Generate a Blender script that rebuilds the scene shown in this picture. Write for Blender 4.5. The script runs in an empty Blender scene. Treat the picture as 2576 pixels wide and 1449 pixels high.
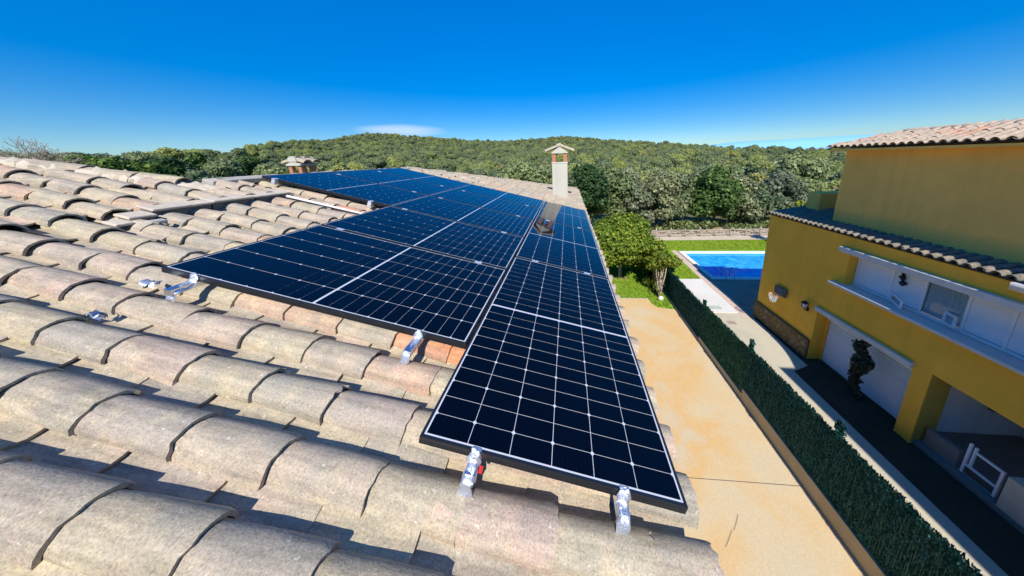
import bpy, math, random
import numpy as np
from mathutils import Matrix, Vector, noise

random.seed(7)
rng = np.random.default_rng(7)
scene = bpy.context.scene
COL = scene.collection
R = math.radians

# ------------------------------------------------------------------ camera
SL = R(14.073)                      # pitch of the roof that carries the panels
CAMLOC = Vector((0.5772, -0.7574, 1.0208))


def rot_cam(yaw, pitch, roll):
    cy, sy = math.cos(yaw), math.sin(yaw)
    cp, sp = math.cos(pitch), math.sin(pitch)
    cr, sr = math.cos(roll), math.sin(roll)
    B = Matrix(((1, 0, 0), (0, 0, -1), (0, 1, 0)))
    Y = Matrix(((cy, 0, -sy), (0, 1, 0), (sy, 0, cy)))
    P = Matrix(((1, 0, 0), (0, cp, -sp), (0, sp, cp)))
    Z = Matrix(((cr, -sr, 0), (sr, cr, 0), (0, 0, 1)))
    return Z @ P @ Y @ B


# roof-plane axes: u down the slope (to the right), v along the eave (forward), w normal
PL = Matrix(((math.cos(SL), 0, math.sin(SL)), (0, 1, 0), (-math.sin(SL), 0, math.cos(SL))))
RW = rot_cam(-.0379, .2359, .2185) @ PL.transposed()          # world -> camera (x right, y down, z fwd)
cam = bpy.data.cameras.new('camera')
cam_o = bpy.data.objects.new('camera', cam)
COL.objects.link(cam_o)
rc = Matrix((RW[0], -RW[1], -RW[2])).transposed()
cam_o.matrix_world = Matrix.Translation(CAMLOC) @ rc.to_4x4()
cam.sensor_width = 36.0
cam.lens = 663.03 / 2576 * 36.0
cam.shift_x = -78.94 / 2576
cam.shift_y = -175.77 / 2576
cam.clip_start = 0.02
cam.clip_end = 9000
scene.camera = cam_o

# ------------------------------------------------------------------ light
SUN_EL, SUN_K = R(44.6), 0.05        # light travels along +Y, a little towards -X
sun = bpy.data.lights.new('sun', 'SUN')
sun.energy = 3.55
sun.angle = R(0.53)
sun.color = (1.0, 0.945, 0.86)
sun_o = bpy.data.objects.new('sun', sun)
COL.objects.link(sun_o)
sun_dir = Vector((-SUN_K, 1.0, -math.tan(SUN_EL))).normalized()
sun_o.rotation_euler = sun_dir.to_track_quat('-Z', 'Y').to_euler()
sun_o.location = (4, -20, 30)

world = bpy.data.worlds.new('World')
scene.world = world
world.use_nodes = True
wn, wl = world.node_tree.nodes, world.node_tree.links
wn.clear()
w_out = wn.new('ShaderNodeOutputWorld')
w_bg = wn.new('ShaderNodeBackground')
w_bg.inputs['Strength'].default_value = 0.15
w_sky = wn.new('ShaderNodeTexSky')
w_sky.sky_type = 'NISHITA'
w_sky.sun_disc = False
w_sky.sun_elevation = SUN_EL
w_sky.sun_rotation = math.atan2(SUN_K, -1.0)
w_sky.altitude = 100
w_sky.air_density = 1.0
w_sky.dust_density = 0.0
w_sky.ozone_density = 4.0
w_hsv = wn.new('ShaderNodeHueSaturation')
w_hsv.inputs['Saturation'].default_value = 1.55
w_hsv.inputs['Value'].default_value = 1.0
wl.new(w_sky.outputs[0], w_hsv.inputs['Color'])
# one thin bank of cloud above the hill
w_tc = wn.new('ShaderNodeTexCoord')


def wmath(op, a, b=None, c=None):
    n = wn.new('ShaderNodeMath')
    n.operation = op
    for i, x in enumerate((a, b, c)):
        if x is None:
            continue
        if isinstance(x, (int, float)):
            n.inputs[i].default_value = x
        else:
            wl.new(x, n.inputs[i])
    return n.outputs[0]


w_sep = wn.new('ShaderNodeSeparateXYZ')
wl.new(w_tc.outputs['Generated'], w_sep.inputs[0])
w_az = wmath('ARCTAN2', w_sep.outputs[0], w_sep.outputs[1])
w_el = wmath('ARCSINE', w_sep.outputs[2])
w_nz = wn.new('ShaderNodeTexNoise')
w_map = wn.new('ShaderNodeMapping')
w_map.inputs['Scale'].default_value = (9, 9, 60)
wl.new(w_tc.outputs['Generated'], w_map.inputs[0])
wl.new(w_map.outputs[0], w_nz.inputs['Vector'])
w_nz.inputs['Scale'].default_value = 1.0
w_nz.inputs['Detail'].default_value = 5
da = wmath('DIVIDE', wmath('ABSOLUTE', wmath('SUBTRACT', w_az, R(-32))), R(8.2))
de = wmath('DIVIDE', wmath('ABSOLUTE', wmath('SUBTRACT', w_el, R(6.0))), R(1.15))
dd = wmath('ADD', wmath('POWER', da, 2.0), wmath('POWER', de, 2.0))
cm = wmath('SUBTRACT', wmath('ADD', 0.62, w_nz.outputs['Fac']), dd)
cmr = wn.new('ShaderNodeMapRange')
wl.new(cm, cmr.inputs['Value'])
cmr.inputs['From Min'].default_value = 0.1
cmr.inputs['From Max'].default_value = 1.2
cmr.inputs['To Max'].default_value = 0.46
w_mix = wn.new('ShaderNodeMixRGB')
wl.new(cmr.outputs[0], w_mix.inputs['Fac'])
# clear maritime air: the band near the horizon is a deeper blue than the standard model gives
w_mr = wn.new('ShaderNodeMapRange')
w_mr.interpolation_type = 'SMOOTHSTEP'
wl.new(w_el, w_mr.inputs['Value'])
w_mr.inputs['From Min'].default_value = R(-2)
w_mr.inputs['From Max'].default_value = R(40)
w_air = wn.new('ShaderNodeMixRGB')
wl.new(w_mr.outputs[0], w_air.inputs['Fac'])
w_air.inputs['Color1'].default_value = (.27, .325, .40, 1)
w_air.inputs['Color2'].default_value = (.30, .66, .80, 1)
w_mul = wn.new('ShaderNodeMixRGB')
w_mul.blend_type = 'MULTIPLY'
w_mul.inputs['Fac'].default_value = 1.0
wl.new(w_hsv.outputs[0], w_mul.inputs['Color1'])
wl.new(w_air.outputs[0], w_mul.inputs['Color2'])
wl.new(w_mul.outputs[0], w_mix.inputs['Color1'])
w_mix.inputs['Color2'].default_value = (3.4, 3.6, 3.9, 1)
wl.new(w_mix.outputs[0], w_bg.inputs['Color'])
wl.new(w_bg.outputs[0], w_out.inputs['Surface'])

scene.view_settings.view_transform = 'Standard'
scene.view_settings.look = 'None'
scene.view_settings.exposure = 0.90
scene.view_settings.gamma = 1.0
scene.view_settings.use_curve_mapping = False
scene.cycles.max_bounces = 6
scene.cycles.transparent_max_bounces = 6
scene.cycles.use_denoising = True

# ------------------------------------------------------------------ material helpers


class NT:
    def __init__(self, name):
        self.m = bpy.data.materials.new(name)
        self.m.use_nodes = True
        self.t = self.m.node_tree
        self.b = self.t.nodes['Principled BSDF']
        self.out = self.t.nodes['Material Output']

    def n(self, typ, **kw):
        nd = self.t.nodes.new(typ)
        for k, v in kw.items():
            setattr(nd, k, v)
        return nd

    def l(self, a, b):
        self.t.links.new(a, b)

    def val(self, x, sock):
        if isinstance(x, (int, float)):
            sock.default_value = x
        elif isinstance(x, (tuple, list)):
            sock.default_value = (*x, 1) if len(x) == 3 and sock.type == 'RGBA' else x
        else:
            self.l(x, sock)

    def noise(self, scale, detail=4, vec=None, rough=0.55, dist=0.0):
        nd = self.n('ShaderNodeTexNoise')
        nd.inputs['Scale'].default_value = scale
        nd.inputs['Detail'].default_value = detail
        nd.inputs['Roughness'].default_value = rough
        nd.inputs['Distortion'].default_value = dist
        if vec is not None:
            self.l(vec, nd.inputs['Vector'])
        return nd.outputs['Fac']

    def ramp(self, fac, stops):
        nd = self.n('ShaderNodeValToRGB')
        cr = nd.color_ramp
        while len(cr.elements) < len(stops):
            cr.elements.new(0.5)
        for e, (p, c) in zip(cr.elements, stops):
            e.position = p
            e.color = (*c, 1) if not isinstance(c, (int, float)) else (c, c, c, 1)
        self.l(fac, nd.inputs['Fac'])
        return nd.outputs['Color']

    def mix(self, fac, a, b, blend='MIX'):
        nd = self.n('ShaderNodeMixRGB', blend_type=blend)
        self.val(fac, nd.inputs['Fac'])
        self.val(a, nd.inputs['Color1'])
        self.val(b, nd.inputs['Color2'])
        return nd.outputs['Color']

    def math(self, op, a, b=0.0):
        nd = self.n('ShaderNodeMath', operation=op)
        self.val(a, nd.inputs[0])
        self.val(b, nd.inputs[1])
        return nd.outputs[0]

    def bump(self, h, strength=0.3, dist=0.01):
        nd = self.n('ShaderNodeBump')
        nd.inputs['Strength'].default_value = strength
        nd.inputs['Distance'].default_value = dist
        self.l(h, nd.inputs['Height'])
        self.l(nd.outputs[0], self.b.inputs['Normal'])

    def objvec(self, jitter=True, geo=False):
        if geo:
            g = self.n('ShaderNodeNewGeometry')
            return g.outputs['Position']
        tc = self.n('ShaderNodeTexCoord')
        if not jitter:
            return tc.outputs['Object']
        oi = self.n('ShaderNodeObjectInfo')
        mul = self.math('MULTIPLY', oi.outputs['Random'], 137.0)
        add = self.n('ShaderNodeVectorMath', operation='ADD')
        self.l(tc.outputs['Object'], add.inputs[0])
        self.l(mul, add.inputs[1])
        return add.outputs[0]

    def rough(self, r, spec=0.3):
        self.b.inputs['Roughness'].default_value = r
        self.b.inputs['Specular IOR Level'].default_value = spec


def simple(name, col, rough=0.7, spec=0.3, metal=0.0, var=0.12, scale=8.0, bump=0.0, bscale=60.0):
    t = NT(name)
    v = t.objvec(geo=True)
    nz = t.noise(scale, 4, v)
    c = t.mix(nz, tuple(x * (1 - var) for x in col), tuple(min(1, x * (1 + var)) for x in col))
    t.l(c, t.b.inputs['Base Color'])
    t.rough(rough, spec)
    t.b.inputs['Metallic'].default_value = metal
    if bump:
        t.bump(t.noise(bscale, 5, v), bump, 0.01)
    return t.m


def tile_material(name, island=False, pal=None, dark=1.0):
    t = NT(name)
    if island:
        g = t.n('ShaderNodeNewGeometry')
        rnd = g.outputs['Random Per Island']
        mul = t.math('MULTIPLY', rnd, 91.0)
        add = t.n('ShaderNodeVectorMath', operation='ADD')
        t.l(g.outputs['Position'], add.inputs[0])
        t.l(mul, add.inputs[1])
        vec = add.outputs[0]
    else:
        oi = t.n('ShaderNodeObjectInfo')
        rnd = oi.outputs['Random']
        vec = t.objvec()
    # fired-clay tone of each tile
    pal = pal or [(0.0, (.45, .355, .255)), (.2, (.40, .325, .24)), (.38, (.46, .375, .24)), (.55, (.345, .295, .235)),
                  (.7, (.47, .335, .25)), (.84, (.31, .28, .225)), (.93, (.52, .42, .295)), (.975, (.46, .31, .215)), (1.0, (.47, .29, .19))]
    base = t.ramp(rnd, pal)
    n1 = t.noise(7.0, 5, vec, .6)
    n2 = t.noise(38.0, 6, vec, .7)
    n3 = t.noise(150.0, 3, vec, .7)
    # ageing: grey-green bloom, yellow lichen film, dark fungus
    grey = t.ramp(n1, [(.38, 0.0), (.62, 1.0)])
    c = t.mix(t.math('MULTIPLY', grey, .62), base, (.285, .265, .21))
    n4 = t.noise(11.0, 5, t_offset(t, vec, 31.0), .65)
    yel = t.ramp(n4, [(.50, 0.0), (.66, 1.0)])
    c = t.mix(t.math('MULTIPLY', yel, .38), c, (.55, .455, .27))
    pink = t.ramp(t.noise(5.0, 3, t_offset(t, vec, 77.0), .5), [(.55, 0.0), (.72, 1.0)])
    c = t.mix(t.math('MULTIPLY', pink, .22), c, (.50, .335, .26))
    drk = t.ramp(n2, [(.28, 1.0), (.48, 0.0)])
    c = t.mix(t.math('MULTIPLY', drk, .42), c, (.17, .15, .115))
    lic = t.ramp(t.noise(55.0, 3, t_offset(t, vec, 13.0), .5), [(.66, 0.0), (.74, 1.0)])
    c = t.mix(t.math('MULTIPLY', lic, .6), c, (.70, .65, .50))
    sp = t.ramp(n3, [(.28, .62), (.5, 1.0), (.72, 1.25)])
    c = t.mix(1.0, c, sp, 'MULTIPLY')
    # run-off streaks along the barrel
    mp = t.n('ShaderNodeMapping')
    mp.inputs['Scale'].default_value = (3.0, 34.0, 34.0)
    t.l(vec, mp.inputs[0])
    stk = t.noise(1.0, 4, mp.outputs[0], .6)
    c = t.mix(1.0, c, t.ramp(stk, [(.3, .72), (.55, 1.04), (.75, 1.14)]), 'MULTIPLY')
    if dark != 1.0:
        c = t.mix(1.0, c, (dark, dark, dark), 'MULTIPLY')
    t.l(c, t.b.inputs['Base Color'])
    t.rough(.88, .2)
    h = t.math('ADD', t.math('MULTIPLY', n2, .7), t.math('MULTIPLY', n3, .35))
    t.bump(h, .55, .006)
    return t.m


def t_offset(t, vec, k):
    add = t.n('ShaderNodeVectorMath', operation='ADD')
    t.l(vec, add.inputs[0])
    add.inputs[1].default_value = (k, k * .7, k * 1.3)
    return add.outputs[0]


def leaf_material(name, a, b, c3, trans=0.38):
    t = NT(name)
    g = t.n('ShaderNodeNewGeometry')
    oi = t.n('ShaderNodeObjectInfo')
    isl = g.outputs['Random Per Island']
    col = t.ramp(isl, [(0, a), (.55, b), (1, c3)])
    shift = t.ramp(oi.outputs['Random'], [(0, (.60, .68, .80)), (.3, (.92, .92, .98)), (.7, (1.08, 1.05, .9)), (1, (1.45, 1.30, .85))])
    col = t.mix(1.0, col, shift, 'MULTIPLY')
    t.l(col, t.b.inputs['Base Color'])
    t.rough(.6, .25)
    tr = t.n('ShaderNodeBsdfTranslucent')
    t.l(col, tr.inputs['Color'])
    mx = t.n('ShaderNodeMixShader')
    mx.inputs[0].default_value = trans
    t.l(t.b.outputs[0], mx.inputs[1])
    t.l(tr.outputs[0], mx.inputs[2])
    t.l(mx.outputs[0], t.out.inputs['Surface'])
    return t.m


M = {}
M['tile'] = tile_material('roof_tile_clay')
M['tile_far'] = tile_material('roof_tile_clay_joined', island=True)
M['tile_terracotta'] = tile_material('terracotta_tile', pal=[(0, (.56, .23, .11)), (1, (.58, .27, .14))])
M['tile_pink'] = tile_material('salmon_tile', pal=[(0, (.48, .315, .215)), (1, (.44, .30, .21))])
M['tile_neighbour'] = tile_material('neighbour_tile', pal=[(0, (.44, .31, .22)), (.3, (.47, .35, .25)), (.6, (.40, .30, .22)), (.85, (.50, .37, .27)), (.95, (.52, .25, .16)), (1, (.54, .27, .17))])
M['tile_neighbour_dark'] = tile_material('neighbour_tile_dark', pal=[(0, (.16, .15, .13)), (.5, (.20, .18, .15)), (1, (.25, .21, .17))], dark=.8)  # much darker tile tones, used on the lower roof
M['mortar'] = simple('mortar', (.36, .335, .285), .9, .15, var=.3, scale=9, bump=.6, bscale=40)
M['ridge_mortar'] = simple('ridge_mortar', (.50, .43, .33), .9, .15, var=.25, scale=7, bump=.6, bscale=30)
M['grout'] = simple('dark_grout', (.17, .16, .145), .95, .1, var=.35, scale=12, bump=.6)
M['deck'] = simple('roof_bedding', (.12, .105, .085), .95, .1, var=.3)
M['frame'] = simple('black_anodised_frame', (.012, .013, .015), .32, .6, var=.1)
M['alu'] = simple('rail_aluminium', (.72, .73, .75), .35, .5, metal=1.0, var=.06)
M['clip'] = simple('clip_aluminium', (.86, .87, .88), .42, .5, metal=.7, var=.05)
M['conduit'] = simple('white_conduit', (.78, .76, .72), .5, .4, var=.05)
M['red'] = simple('red_plastic', (.55, .03, .03), .4, .4)
M['ink'] = simple('ink', (.05, .05, .06), .6, .2)


def foil_material():
    t = NT('foil_tape')
    v = t.objvec()
    t.b.inputs['Base Color'].default_value = (.62, .65, .72, 1)
    t.b.inputs['Metallic'].default_value = .8
    t.b.inputs['Roughness'].default_value = .42
    t.bump(t.noise(60, 4, v, .6, 1.2), .6, .006)
    return t.m


def cell_material():
    t = NT('solar_cell_glass')
    oi = t.n('ShaderNodeObjectInfo')
    tc = t.n('ShaderNodeTexCoord')
    sep = t.n('ShaderNodeSeparateXYZ')
    t.l(tc.outputs['Object'], sep.inputs[0])
    # nine thin bus wires across each half cell
    w = t.math('FRACT', t.math('MULTIPLY', t.math('ADD', sep.outputs[0], .5), 9.0 / .1626))
    wire = t.ramp(t.math('ABSOLUTE', t.math('SUBTRACT', w, .5)), [(0, 1.0), (.03, 0.0)])
    base = t.ramp(oi.outputs['Random'], [(0, (.0003, .0007, .0030)), (1, (.0005, .0010, .0042))])
    c = t.mix(t.math('MULTIPLY', wire, .12), base, (.03, .035, .05))
    t.l(c, t.b.inputs['Base Color'])
    t.b.inputs['Roughness'].default_value = .45
    t.b.inputs['Specular IOR Level'].default_value = .03
    t.b.inputs['Coat Weight'].default_value = 1.0
    t.b.inputs['Coat Roughness'].default_value = .03
    t.b.inputs['Coat IOR'].default_value = 1.33
    return t.m


def sheet_material():
    t = NT('white_backsheet_glass')
    t.b.inputs['Base Color'].default_value = (.52, .54, .58, 1)
    t.b.inputs['Roughness'].default_value = .5
    t.b.inputs['Coat Weight'].default_value = .72
    t.b.inputs['Coat Roughness'].default_value = .035
    t.b.inputs['Coat IOR'].default_value = 1.46
    return t.m


M['foil'] = foil_material()
M['cell'] = cell_material()
M['sheet'] = sheet_material()


def stucco(name, col, var=.1):
    t = NT(name)
    v = t.objvec(geo=True)
    n1 = t.noise(.55, 5, v, .6)
    n2 = t.noise(3.5, 5, v, .65)
    n3 = t.noise(45, 4, v, .7)
    c = t.mix(t.ramp(n1, [(.3, 0.0), (.7, 1.0)]), tuple(x * (1 - var) for x in col), tuple(x * (1 + var) for x in col))
    c = t.mix(t.math('MULTIPLY', t.ramp(n2, [(.35, 1.0), (.55, 0.0)]), .25), c, tuple(x * .8 for x in col))
    mp = t.n('ShaderNodeMapping')
    mp.inputs['Scale'].default_value = (3.2, 3.2, .22)
    t.l(v, mp.inputs[0])
    stk = t.noise(1.0, 5, mp.outputs[0], .65)
    c = t.mix(t.math('MULTIPLY', t.ramp(stk, [(.52, 0.0), (.72, 1.0)]), .30), c, tuple(x * .62 + .02 for x in col))
    t.l(c, t.b.inputs['Base Color'])
    t.rough(.92, .15)
    t.bump(n3, .35, .006)
    return t.m


M['yellow'] = stucco('ochre_render', (.92, .465, .05))
M['upper_yellow'] = stucco('pale_ochre_render', (.92, .515, .12))
M['chimney'] = stucco('grey_render', (.50, .475, .39), .05)
M['white_paint'] = stucco('white_paint', (.74, .74, .74), .04)
M['cream'] = stucco('cream_trim', (.62, .58, .52), .06)
M['shutter'] = simple('white_shutter', (.76, .77, .79), .55, .3, var=.05, scale=1.5)
M['pvc'] = simple('white_pvc', (.8, .8, .8), .4, .4, var=.03)
M['brick'] = simple('red_brick', (.42, .185, .10), .9, .15, var=.25, scale=25, bump=.4)
M['house_wall'] = stucco('house_render', (.52, .46, .36))
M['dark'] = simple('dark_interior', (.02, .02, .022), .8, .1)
M['black'] = simple('black_iron', (.012, .012, .013), .45, .4)
M['wood'] = simple('grey_weathered_wood', (.36, .32, .26), .9, .15, var=.3, scale=12)
M['bark'] = simple('bark', (.16, .125, .09), .95, .1, var=.35, scale=9, bump=.8, bscale=25)
M['palebark'] = simple('pale_bark', (.38, .32, .25), .95, .1, var=.3, scale=9, bump=.6, bscale=25)
M['steel'] = simple('stainless_steel', (.62, .63, .65), .2, .5, metal=1.0)


def ground_material(name, stops, scale, fine=30, bump=.3, bd=.01, rough=.95):
    t = NT(name)
    v = t.objvec(geo=True)
    n1 = t.noise(scale, 6, v, .6, .4)
    n2 = t.noise(fine, 5, v, .7)
    c = t.ramp(n1, stops)
    c = t.mix(1.0, c, t.ramp(n2, [(.25, .82), (.75, 1.12)]), 'MULTIPLY')
    t.l(c, t.b.inputs['Base Color'])
    t.rough(rough, .15)
    t.bump(n2, bump, bd)
    return t.m


M['drive'] = ground_material('ochre_concrete', [(.30, (.53, .45, .31)), (.44, (.57, .445, .265)), (.57, (.60, .385, .165)), (.70, (.53, .45, .31))], .36, 34)
M['concrete'] = ground_material('pale_concrete', [(.3, (.42, .385, .30)), (.6, (.50, .45, .33)), (.8, (.46, .40, .27))], .6, 25)
M['slab'] = ground_material('white_slab', [(.3, (.58, .55, .49)), (.7, (.66, .63, .57))], .8, 25)
M['pink'] = ground_material('pink_paving', [(.3, (.52, .38, .29)), (.7, (.58, .44, .35))], 1.5, 25)
M['patio'] = ground_material('grey_patio', [(.3, (.32, .215, .165)), (.7, (.39, .275, .215))], 1.2, 20)
M['lawn'] = ground_material('lawn_soil', [(.3, (.14, .25, .022)), (.5, (.19, .32, .026)), (.75, (.26, .36, .05))], .9, 16, .8, .05)
M['yard'] = ground_material('yard_shadow_ground', [(.3, (.05, .034, .020)), (.6, (.075, .052, .032)), (.8, (.036, .026, .017))], .9, 14)  # dark ground with the house shade painted into its colour
M['gravel'] = ground_material('gravel_path', [(.3, (.45, .37, .27)), (.7, (.55, .47, .36))], 1.0, 20)
M['forest_floor'] = ground_material('forest_floor', [(.3, (.09, .10, .045)), (.6, (.13, .14, .06)), (.8, (.22, .19, .11))], .05, 1.5)
M['soil'] = ground_material('soil', [(.3, (.30, .22, .13)), (.7, (.42, .32, .2))], 2, 25)
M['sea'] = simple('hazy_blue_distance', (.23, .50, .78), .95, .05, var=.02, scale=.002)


def water_material():
    t = NT('pool_water')
    v = t.objvec(geo=True)
    n = t.noise(2.2, 4, v, .6, .8)
    c = t.mix(t.ramp(n, [(.4, 0.0), (.68, 1.0)]), (.01, .26, .80), (.05, .44, .90))
    t.l(c, t.b.inputs['Base Color'])
    t.b.inputs['Roughness'].default_value = .06
    t.b.inputs['IOR'].default_value = 1.33
    t.bump(t.noise(5, 3, v, .5, .5), .08, .02)
    return t.m


M['water'] = water_material()


def stone_base_material():
    t = NT('rubble_stone')
    oi = t.n('ShaderNodeObjectInfo')
    v = t.objvec()
    c = t.ramp(oi.outputs['Random'], [(0, (.20, .13, .06)), (.4, (.33, .215, .085)), (.7, (.26, .18, .09)), (1, (.38, .27, .13))])
    c = t.mix(1.0, c, t.ramp(t.noise(14, 5, v), [(.3, .65), (.7, 1.15)]), 'MULTIPLY')
    t.l(c, t.b.inputs['Base Color'])
    t.rough(.95, .1)
    t.bump(t.noise(30, 4, v), .6, .01)
    return t.m


M['stone'] = stone_base_material()
M['hedge_plastic'] = leaf_material('green_pvc_strips', (.004, .036, .028), (.010, .065, .050), (.07, .22, .18), .1)
M['hedge_plastic'].node_tree.nodes['Principled BSDF'].inputs['Specular IOR Level'].default_value = .06
M['hedge_core'] = simple('hedge_backing', (.004, .026, .020), .8, .05, var=.4, scale=4)
M['leaf_oak'] = leaf_material('oak_leaves', (.105, .15, .058), (.19, .245, .10), (.33, .375, .18))
M['leaf_olive'] = leaf_material('olive_green_leaves', (.16, .19, .095), (.26, .285, .145), (.40, .405, .225))
M['leaf_pine'] = leaf_material('pine_needles', (.155, .21, .085), (.25, .31, .13), (.39, .43, .20))
M['leaf_dark'] = leaf_material('dark_green_leaves', (.04, .082, .022), (.08, .145, .038), (.15, .24, .06))
M['leaf_bright'] = leaf_material('bright_green_leaves', (.06, .12, .016), (.135, .215, .025), (.28, .33, .04), .35)
M['leaf_hedge'] = leaf_material('yellow_green_leaves', (.08, .14, .014), (.17, .24, .018), (.38, .34, .03), .3)
M['leaf_dry'] = leaf_material('dry_leaves', (.035, .032, .018), (.06, .055, .028), (.12, .105, .05), .2)
M['grass'] = leaf_material('grass_blades', (.27, .40, .025), (.38, .53, .035), (.50, .62, .06), .3)


M['strand'] = simple('strand_highlight', (.05, .13, .105), .6, .2, var=.4, scale=6)
M['brown_mortar'] = simple('brown_mortar', (.17, .115, .05), .95, .1, var=.3, scale=6)
M['soil_wall'] = stucco('beige_kerb', (.46, .37, .23), .12)
M['yellow_green'] = stucco('mossy_ochre', (.42, .30, .06), .15)
M['patio_block'] = simple('grey_floor', (.20, .185, .165), .9, .1)
M['coping'] = stucco('white_coping', (.72, .72, .70), .05)
M['basin'] = simple('blue_mosaic', (.05, .35, .7), .4, .4)
M['cover_green'] = simple('green_grey_cover', (.38, .44, .36), .8, .2)
M['backboard'] = simple('dark_backboard', (.05, .06, .085), .5, .3)
M['grey_line'] = simple('grey_line', (.22, .23, .25), .6, .2)
M['orange'] = simple('orange_rim', (.62, .20, .05), .5, .3)
M['curtain'] = simple('net_curtain', (.66, .70, .70), .9, .1)
M['brush'] = simple('cut_branches', (.42, .34, .27), .95, .1, var=.5, scale=3)


def glass_material():
    t = NT('window_glass')
    gl = t.n('ShaderNodeBsdfGlossy')
    gl.inputs['Roughness'].default_value = .02
    tr = t.n('ShaderNodeBsdfTransparent')
    tr.inputs['Color'].default_value = (.90, .95, .96, 1)
    fr = t.n('ShaderNodeFresnel')
    fr.inputs['IOR'].default_value = 1.28
    mx = t.n('ShaderNodeMixShader')
    t.l(fr.outputs[0], mx.inputs[0])
    t.l(tr.outputs[0], mx.inputs[1])
    t.l(gl.outputs[0], mx.inputs[2])
    t.l(mx.outputs[0], t.out.inputs['Surface'])
    return t.m


M['glass'] = glass_material()

# ------------------------------------------------------------------ object helpers
WM = {}


def setp(o, label=None, cat=None, group=None, kind=None):
    if label:
        o['label'] = label
    if cat:
        o['category'] = cat
    if group:
        o['group'] = group
    if kind:
        o['kind'] = kind
    return o


def thing(name, loc, label, cat, group=None):
    o = bpy.data.objects.new(name, None)
    COL.objects.link(o)
    o.empty_display_size = .2
    o.location = loc
    WM[o] = Matrix.Translation(Vector(loc))
    return setp(o, label, cat, group)


def put(name, me, parent=None, mw=None, label=None, cat=None, group=None, kind=None):
    """link mesh data as an object whose world matrix is mw"""
    o = bpy.data.objects.new(name, me)
    COL.objects.link(o)
    mw = mw if mw is not None else Matrix.Identity(4)
    if parent is not None:
        o.parent = parent
        o.matrix_parent_inverse = WM[parent].inverted()
    o.matrix_basis = mw
    WM[o] = mw.copy()
    return setp(o, label, cat, group, kind)


class MB:
    """collects polygons; make() gives mesh data with coordinates as they are"""

    def __init__(s):
        s.v, s.f, s.mi = [], [], []

    def add(s, vs, fs, mi=0):
        k = len(s.v)
        s.v.extend([tuple(x) for x in vs])
        for f in fs:
            s.f.append(tuple(i + k for i in f))
            s.mi.append(mi)
        return s

    def box(s, x0, x1, y0, y1, z0, z1, mi=0, xf=None):
        vs = [(x0, y0, z0), (x1, y0, z0), (x1, y1, z0), (x0, y1, z0), (x0, y0, z1), (x1, y0, z1), (x1, y1, z1), (x0, y1, z1)]
        if xf is not None:
            vs = [xf(*p) for p in vs]
        return s.add(vs, [(0, 3, 2, 1), (4, 5, 6, 7), (0, 1, 5, 4), (1, 2, 6, 5), (2, 3, 7, 6), (3, 0, 4, 7)], mi)

    def tube(s, pts, rad, n=8, caps=True, mi=0):
        pts = [Vector(p) for p in pts]
        rad = rad if isinstance(rad, (list, tuple)) else [rad] * len(pts)
        vs, fs = [], []
        up = Vector((0, 0, 1))
        for i, p in enumerate(pts):
            a = pts[max(i - 1, 0)]
            b = pts[min(i + 1, len(pts) - 1)]
            d = (b - a)
            d = d.normalized() if d.length > 1e-9 else Vector((0, 0, 1))
            x = d.cross(up)
            if x.length < .05:
                x = d.cross(Vector((0, 1, 0)))
            x.normalize()
            y = d.cross(x)
            for k in range(n):
                t = 2 * math.pi * k / n
                vs.append(p + (x * math.cos(t) + y * math.sin(t)) * rad[i])
        for i in range(len(pts) - 1):
            for k in range(n):
                a, b = i * n + k, i * n + (k + 1) % n
                fs.append((a, b, b + n, a + n))
        if caps:
            fs.append(tuple(range(n - 1, -1, -1)))
            fs.append(tuple(range((len(pts) - 1) * n, len(pts) * n)))
        return s.add(vs, fs, mi)

    def make(s, name, mats, smooth=False):
        me = bpy.data.meshes.new(name)
        me.from_pydata([tuple(x) for x in s.v], [], s.f)
        if not isinstance(mats, (list, tuple)):
            mats = [mats]
        for m in mats:
            me.materials.append(m)
        if any(s.mi):
            me.polygons.foreach_set('material_index', s.mi)
        if smooth:
            me.polygons.foreach_set('use_smooth', [True] * len(s.f))
        me.update()
        return me


def bevel(o, w=.01, seg=2):
    md = o.modifiers.new('bevel', 'BEVEL')
    md.width = w
    md.segments = seg
    md.limit_method = 'ANGLE'
    return o


def np_mesh(name, verts, quads, mats, smooth=False):
    me = bpy.data.meshes.new(name)
    nv, nq = len(verts), len(quads)
    me.vertices.add(nv)
    me.vertices.foreach_set('co', np.asarray(verts, np.float32).ravel())
    me.loops.add(nq * 4)
    me.loops.foreach_set('vertex_index', np.asarray(quads, np.int32).ravel())
    me.polygons.add(nq)
    me.polygons.foreach_set('loop_start', np.arange(0, nq * 4, 4, dtype=np.int32))
    me.polygons.foreach_set('loop_total', np.full(nq, 4, np.int32))
    for m in (mats if isinstance(mats, (list, tuple)) else [mats]):
        me.materials.append(m)
    if smooth:
        me.polygons.foreach_set('use_smooth', [True] * nq)
    me.update(calc_edges=True)
    me.validate()
    return me


def cards(centers, normals, size, aspect=1.0, spin=True, rg=rng, up=None):
    """leaf-sized quads, slightly folded by random corner lift"""
    n = len(centers)
    nr = normals / (np.linalg.norm(normals, axis=1, keepdims=True) + 1e-9)
    if up is None:
        ref = rg.normal(size=(n, 3))
    else:
        ref = np.asarray(up) + rg.normal(size=(n, 3)) * .25
    a = np.cross(nr, ref)
    a /= (np.linalg.norm(a, axis=1, keepdims=True) + 1e-9)
    b = np.cross(nr, a)
    sz = (size * (0.6 + 0.8 * rg.random(n)))[:, None]
    a = a * sz * .5
    b = b * sz * .5 * aspect
    lift = nr * sz * .18 * rg.normal(size=(n, 1))
    P = np.stack([centers - a - b * .6, centers + a * .35 - b + lift, centers + a + b * .6, centers - a * .35 + b + lift], 1).reshape(-1, 3)
    Q = np.arange(n * 4).reshape(n, 4)
    return P, Q


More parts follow.
